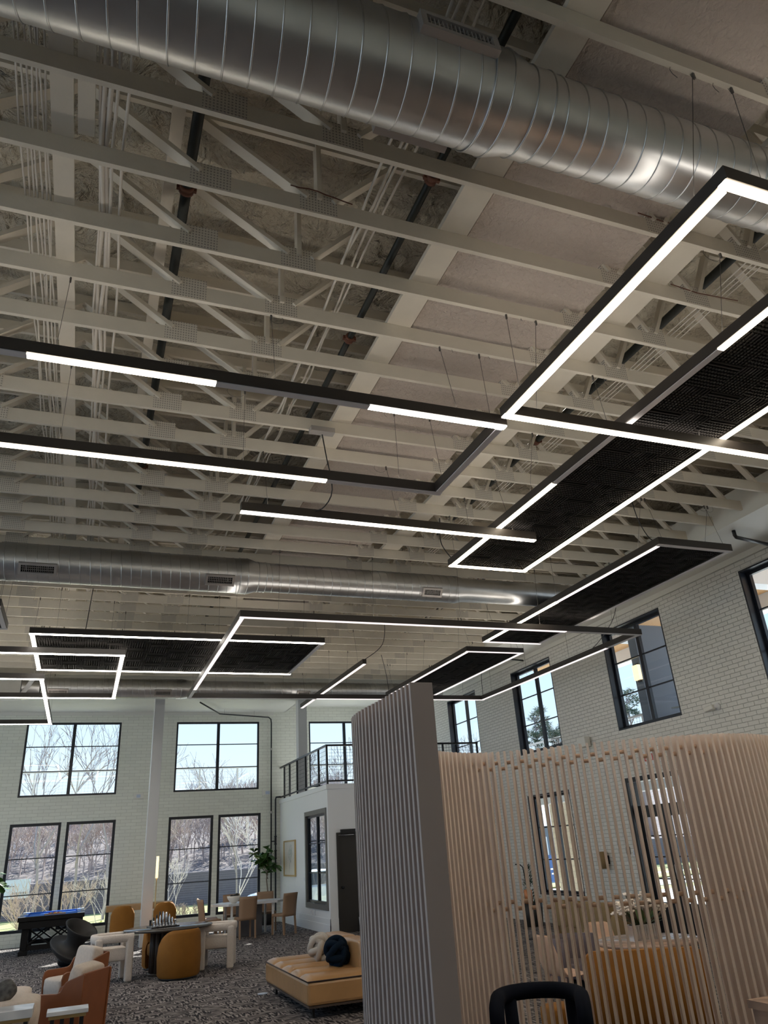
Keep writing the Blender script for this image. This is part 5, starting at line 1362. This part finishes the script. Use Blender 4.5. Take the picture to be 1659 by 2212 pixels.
# two tall bare trees in the upper left window, one loose one in the middle window
bare_tree('tall bare tree with a pale trunk in the left half of the upper left window', (-1.7, 39, -0.2), 10.5, 11, 6, 0.6, minr=0.009)
bare_tree('tall bare tree with forked trunk in the right half of the upper left window', (1.2, 38, -0.2), 10.5, 12, 6, 0.62, minr=0.009)
bare_tree('tall bare tree between its two neighbours in the upper left window', (-0.2, 41, -0.2), 11.0, 15, 6, 0.6, minr=0.009)
bare_tree('lower bare tree in the right half of the middle upper window', (7.3, 40, -0.2), 7.4, 13, 6, 0.65, minr=0.008)
bare_tree('small bare tree at the left edge of the middle upper window', (3.7, 39, -0.2), 6.4, 14, 6, 0.5, minr=0.008)
bare_tree('white branched young tree outside the rightmost lower window', (5.9, 31.5, -0.25), 4.6, 21, 6, 0.75, 'barkpale', minr=0.010)
for i, (x, y, h, s) in enumerate(((12.5, 46, 9.5, 31), (15.0, 47, 9.8, 32), (18, 50, 10.5, 33), (10.6, 47, 7.8, 34))):
    bare_tree('bare tree on the slope outside the upper window above the balcony', (x, y, 1.3), h * 0.8, s, 6, 0.7, group='trees outside the balcony window', minr=0.012)
# woodland on the slope: four kinds copied
protos = []
rnd = random.Random(77)
def hill_z(x, y):
    f = max(0, (y - 44) / 40); return 1.2 + 5.2 * f ** 1.1 * (0.85 + 0.15 * min(1, max(0, (x + 10) / 40)))
kinds = [('dense grey bare tree in the woodland above the retaining wall', 'bark'), ('slender grey bare tree in the woodland above the retaining wall', 'bark'), ('low pinkish bare thicket on the slope above the retaining wall', 'brush')]
for k, (lab, m) in enumerate(kinds):
    if k == 2: me = bare_tree_mesh(3.6, 102, 6, 1.0, r=0.045, minr=0.012, up=0.3)
    else: me = bare_tree_mesh((6.2, 6.8)[k], 100 + k, 6, (0.8, 0.55)[k], minr=0.013)
    o = me.build('woodland_tree' if k < 2 else 'thicket', m); tag(o, lab, 'tree' if k < 2 else 'thicket', ('dense woodland trees', 'slender woodland trees', 'thickets on the slope')[k]); protos.append(o)
first = [True] * 3
for j in range(270):
    k = (0, 2, 1, 2, 0, 2)[j % 6]
    y = rnd.uniform(45.5, 62) if k == 2 else rnd.uniform(48, 72); x = rnd.uniform(-6, 16) * (y / 50.0)
    if first[k]: o = protos[k]; first[k] = False
    else: o = protos[k].copy(); COL.objects.link(o)
    o.location = (x, y, hill_z(x, y) - 0.1); o.rotation_euler = (0, 0, rnd.uniform(0, 6.28)); top = (1.8 + y * 0.078 + (0.9 if x > 9 else 0) - hill_z(x, y)) * rnd.uniform(0.75, 1.08); s = top / (5.6, 6.2, 3.3)[k]; o.scale = (max(s, 0.7), max(s, 0.7), s)
# pale branchy shrubs just outside the lower windows
def shrub(label, loc, h, seed, m='barkpale'):
    rnd = random.Random(seed); b = MB()
    for k in range(9):
        a = rnd.uniform(0, 2 * PI); d = Vector((math.cos(a) * 0.55, math.sin(a) * 0.55, 1)).normalized()
        grow(b, Vector((0.1 * math.cos(a), 0.1 * math.sin(a), 0)), d, h * 0.36, 0.016, 4, rnd, 0.75, 4, 0.2, 0.006)
    o = b.build('bare_shrub', m, loc=loc); tag(o, label, 'shrub'); return o
shrub('pinkish bare shrub outside the lower left window, nearer the corner', (-1.2, 28.2, -0.25), 1.9, 41, 'brush')
shrub('pale bare shrub outside the lower left window pair, between both panes', (-0.15, 29.0, -0.25), 2.1, 42, 'brush')
shrub('pale bare shrub outside the second lower window behind the pool table', (1.0, 30.5, -0.25), 2.2, 43)
shrub('white stemmed bare shrub outside the third lower window', (3.3, 31.0, -0.25), 2.6, 44)
shrub('small dark stemmed shrub low outside the third lower window', (3.4, 26.6, -0.25), 0.95, 45, 'bark')
def leafy(label, loc, r, n, seed, m='shrubleaf', name='leafy_shrub'):
    rnd = random.Random(seed); b = MB()
    for k in range(n):
        a = rnd.uniform(0, 2 * PI); e_ = rnd.uniform(-0.2, 1.5); q = r * rnd.uniform(0.5, 1.0)
        p = Vector((q * math.cos(a) * math.cos(e_), q * math.sin(a) * math.cos(e_), 0.1 + q * 1.1 * max(0, math.sin(e_))))
        d = Vector((rnd.uniform(-1, 1), rnd.uniform(-1, 1), rnd.uniform(0, 1))).normalized(); s_ = d.orthogonal().normalized() * 0.025
        b.add([p, p + d * 0.05 + s_, p + d * 0.11, p + d * 0.05 - s_], [(0, 1, 2, 3)])
    o = b.build(name, m, loc=loc); tag(o, label, 'shrub'); return o
leafy('yellow green leafy shrub outside the window behind the pool table', (0.72, 25.9, -0.25), 0.42, 380, 51)
leafy('yellow green leafy shrub low outside the window by the dining table', (4.55, 26.0, -0.25), 0.40, 300, 52)
# parked car
t = thing('car', 'pale blue white car parked outside the rightmost lower window', 'car', (7.85, 29.0, -0.225), math.radians(14))
def loft(b, prof, y0, y1):
    n = len(prof); vs = [(x, y0, z) for x, z in prof] + [(x, y1, z) for x, z in prof]
    return b.add(vs, [tuple(range(n)), tuple(range(2 * n - 1, n - 1, -1))] + [(i, n + i, n + (i + 1) % n, (i + 1) % n) for i in range(n)])
loft(MB(), [(-2.1, 0.30), (-2.15, 0.62), (-1.95, 0.80), (-1.2, 0.92), (0.9, 0.98), (1.95, 0.92), (2.1, 0.6), (2.05, 0.30)], -0.85, 0.85).build('body', 'car', t, bevel=0.06)
loft(MB(), [(-1.2, 0.90), (-0.55, 1.42), (0.75, 1.46), (1.45, 0.96)], -0.72, 0.72).build('cabin', 'car', t, bevel=0.05)
loft(MB(), [(-1.02, 0.98), (-0.50, 1.37), (0.70, 1.40), (1.2, 1.0)], -0.735, 0.735).build('side_window', 'carglass', t)
for x in (-1.3, 1.3):
    for y in (-0.78, 0.78): MB().lathe([(0.32, -0.1), (0.33, -0.08), (0.33, 0.08), (0.32, 0.1)], 20, (x, y, 0.33), 'Y').build('wheel', 'black', t)
# site banner on the slope side of the lawn at far left
t = thing('site_banner', 'pale blue banner with small dark print on the lawn, lower left window', 'banner', (-2.75, 42.0, -0.25))
MB().box(-0.75, 0.75, -0.02, 0.02, 0.95, 1.75).build('banner_sheet', 'signwhite', t)
for x in (-0.72, 0.72): MB().box(x - 0.03, x + 0.03, 0.02, 0.07, 0, 1.75).build('post', 'bark', t)
g = MB()
for k in range(7): g.box(0.02 + 0.09 * k, 0.07 + 0.09 * k, -0.03, -0.02, 1.12, 1.22)
for k in range(6): g.box(-0.6 + 0.12 * k, -0.52 + 0.12 * k, -0.03, -0.02, 1.45, 1.49)
g.build('printed_mark', 'greybase', t)

# terrace outside the upper back windows
struct(MB().box(XL, 12.0, YB + 0.17, YB + 1.75, 3.44, 3.60).build('terrace_slab', 'deck'))
t = thing('terrace_railing', 'grey terrace railing with wire mesh outside the upper back windows', 'railing', (0, YB + 1.68, 3.60))
MB().box(XL, 12.0, -0.03, 0.03, 0.96, 1.01).build('top_rail', 'deck', t)
MB().box(XL, 12.0, -0.02, 0.02, 0.06, 0.10).build('bottom_rail', 'deck', t)
ps = [-2.75 + 1.25 * k for k in range(11)]
for x in ps: MB().box(x - 0.025, x + 0.025, -0.025, 0.025, 0, 0.96).build('post', 'deck', t)
for a, c in zip(ps[:-1], ps[1:]): wire_grid(a + 0.03, c - 0.03, 0.1, 0.96, 0.10, 0.005, 'X', 0).build('wire_mesh', 'deck', t)

# porch along the right side: deck, roof with cedar soffit, slate cross walls, loungers
struct(MB().box(XR + 0.27, XR + 3.2, 6.0, 24.0, 3.30, 3.46).box(XR + 2.9, XR + 3.2, 6.0, 24.0, 2.72, 3.30).build('porch_floor', 'deck'))
struct(MB().box(XR + 0.27, XR + 3.4, 2.0, 19.0, 6.35, 6.41).build('porch_soffit', 'cedar'))
struct(MB().box(XR + 0.27, XR + 3.5, 2.0, 19.0, 6.42, 6.60).build('porch_roof', 'deck'))
struct(MB().box(XR + 3.1, XR + 3.4, 2.0, 19.0, 6.0, 6.35).build('porch_beam', 'white'))
struct(MB().box(XR + 0.27, XR + 3.3, 14.2, 14.5, 6.0, 6.35).box(XR + 0.27, XR + 3.1, 10.0, 10.3, 6.0, 6.35).build('porch_cross_beam', 'white'))
struct(MB().box(XR + 0.75, XR + 2.6, 12.95, 13.2, 3.46, 6.0).build('wall_porch', 'porchwall'))
t = thing('porch_lantern', 'glowing box lantern on the slate porch wall outside the second window', 'lantern', (XR + 0.72, 13.05, 4.95))
MB().box(-0.05, 0.03, -0.09, 0.09, -0.16, 0.16).build('lantern_glass', 'lampglow', t); MB().box(0.0, 0.05, -0.05, 0.05, -0.2, 0.2).build('backplate', 'black', t)
def porch_chair(label, loc, rz):
    t = thing('patio_lounger', label, 'lounger', loc, rz, None)
    for s in (-0.32, 0.32):
        MB().tube([(s, 0.9, 0.02), (s, 0.9, 0.36), (s, -0.1, 0.32), (s, -0.75, 0.98)], 0.02, 8).build('side_frame', 'deck', t)
        MB().tube([(s, -0.2, 0.0), (s, -0.1, 0.32), (s, -0.05, 0.58), (s, 0.45, 0.58)], 0.018, 8).build('arm_frame', 'deck', t)
    b = MB()
    for k in range(16):
        f = k / 15; b.bar((-0.32, -0.1 - 0.65 * f, 0.32 + 0.66 * f), (0.32, -0.1 - 0.65 * f, 0.32 + 0.66 * f), 0.03, 0.008)
        b.bar((-0.32, 0.9 - 1.0 * f, 0.36 - 0.04 * f), (0.32, 0.9 - 1.0 * f, 0.36 - 0.04 * f), 0.045, 0.008)
    b.build('sling', 'greybase', t)
porch_chair('reclined grey patio lounger outside the second upper window', (XR + 1.2, 12.0, 3.46), math.radians(30))
porch_chair('reclined grey patio lounger outside the third upper window', (XR + 1.0, 16.2, 3.46), math.radians(20))
t = thing('porch_railing', 'grey railing along the porch edge outside the right windows', 'railing', (XR + 2.55, 0, 3.46))
MB().box(-0.03, 0.03, 14.0, 22.5, 0.96, 1.01).build('top_rail', 'deck', t)
for k in range(8): MB().box(-0.025, 0.025, 14.2 + 1.15 * k - 0.025, 14.2 + 1.15 * k + 0.025, 0, 0.96).build('post', 'deck', t)
for k in range(7): wire_grid(14.23 + 1.15 * k, 15.32 + 1.15 * k, 0.08, 0.96, 0.11, 0.006, 'Y', 0).build('wire_mesh', 'deck', t)
def pine(label, loc, h, seed):
    rnd = random.Random(seed); t = thing('pine_tree', label, 'tree', loc)
    tr = MB().tube([(0, 0, -0.5), (0.1, 0, h * 0.5), (0, 0, h * 0.95)], [h * 0.018, h * 0.013, 0.03], 8); fo = MB()
    for k in range(34):
        z = h * rnd.uniform(0.42, 0.97); a = rnd.uniform(0, 2 * PI); ln = h * 0.22 * (1.15 - z / h) * rnd.uniform(0.7, 1.2) + 0.3
        e_ = Vector((ln * math.cos(a), ln * math.sin(a), z + rnd.uniform(0.1, 0.5))); tr.tube([(0, 0, z - 0.2), e_], [0.05, 0.02], 5)
        for q in range(6):
            c = e_ * rnd.uniform(0.6, 1.05) + Vector((rnd.uniform(-.3, .3), rnd.uniform(-.3, .3), rnd.uniform(-.1, .3))); c.z = e_.z + rnd.uniform(-0.25, 0.35)
            for u in range(26):
                d = Vector((rnd.gauss(0, 1), rnd.gauss(0, 1), rnd.gauss(0.2, 0.8))).normalized(); s_ = d.orthogonal().normalized() * 0.03; p = c + d * 0.1
                fo.add([p - s_, p + s_, p + d * rnd.uniform(0.2, 0.42)], [(0, 1, 2)])
    tr.build('trunk', 'bark', t); fo.build('needles', 'pine', t)
pine('round topped pine outside the second upper window of the right wall', (37.5, 46.2, 1.3), 10.0, 61)
pine('tall pine outside the third upper window of the right wall', (32.0, 50.6, 1.8), 9.0, 62)
pine('lower pine right of the tall pine outside the third upper window', (34.2, 51.0, 1.8), 8.2, 63)
bare_tree('bare tree outside the farthest upper window of the right wall', (26.8, 53.7, 2.0), 9.0, 64, 6, 0.7, minr=0.012)
bare_tree('bare tree beside the pines outside the right wall windows', (37.0, 54.0, 2.0), 8.0, 65, 6, 0.7, minr=0.012)
# what the lower right window shows: stone pier, slate house, lawn, blue banner
struct(MB().box(14.2, 14.9, 21.3, 22.3, -0.2, 3.30).build('porch_pier', 'tanstone'))
struct(MB().box(13.2, 13.5, 23.4, 23.7, -0.2, 3.30).build('porch_post', 'white'))
t = thing('neighbour_house', 'slate blue house with a pale gable beyond the lower right window', 'house', (24.0, 38.0, -0.2))
MB().box(-4, 4, -2.5, 2.5, 0, 2.6).build('wall', 'porchwall', t)
MB().add([(-4.3, -2.7, 2.5), (4.3, -2.7, 2.5), (4.3, 2.7, 2.5), (-4.3, 2.7, 2.5), (-4.3, 0, 4.0), (4.3, 0, 4.0)], [(0, 1, 5, 4), (2, 3, 4, 5), (0, 4, 3), (1, 2, 5), (3, 2, 1, 0)]).build('roof', 'deck', t)
for x in (-2.2, 0.0, 2.2): MB().box(x - 0.4, x + 0.4, -2.53, -2.5, 0.9, 2.0).build('window', 'white', t)
struct(MB().box(14, 60, 30.5, 33, -0.2, -0.16).build('lawn_strip', 'grass'))
t = thing('blue_banner', 'blue feather banner with pale print outside the lower right window', 'banner', (14.6, 23.45, 0.2))
MB().bar((0, 0, 0.25), (0.05, 0, 1.05), 0.55, 0.03, up=(0, 1, 0)).build('banner_sheet', 'signblue', t)
for x in (-0.24, 0.24): MB().box(x - 0.015, x + 0.015, -0.005, 0.03, -0.4, 0.3).build('stand_leg', 'black', t)
g = MB()
for x, z, wv in ((-0.08, 0.90, 0.12), (-0.14, 0.60, 0.08), (0.04, 0.60, 0.10), (-0.12, 0.46, 0.10), (0.06, 0.46, 0.08)): g.box(x, x + wv, -0.024, -0.017, z, z + 0.05)
g.build('printed_mark', 'white', t)
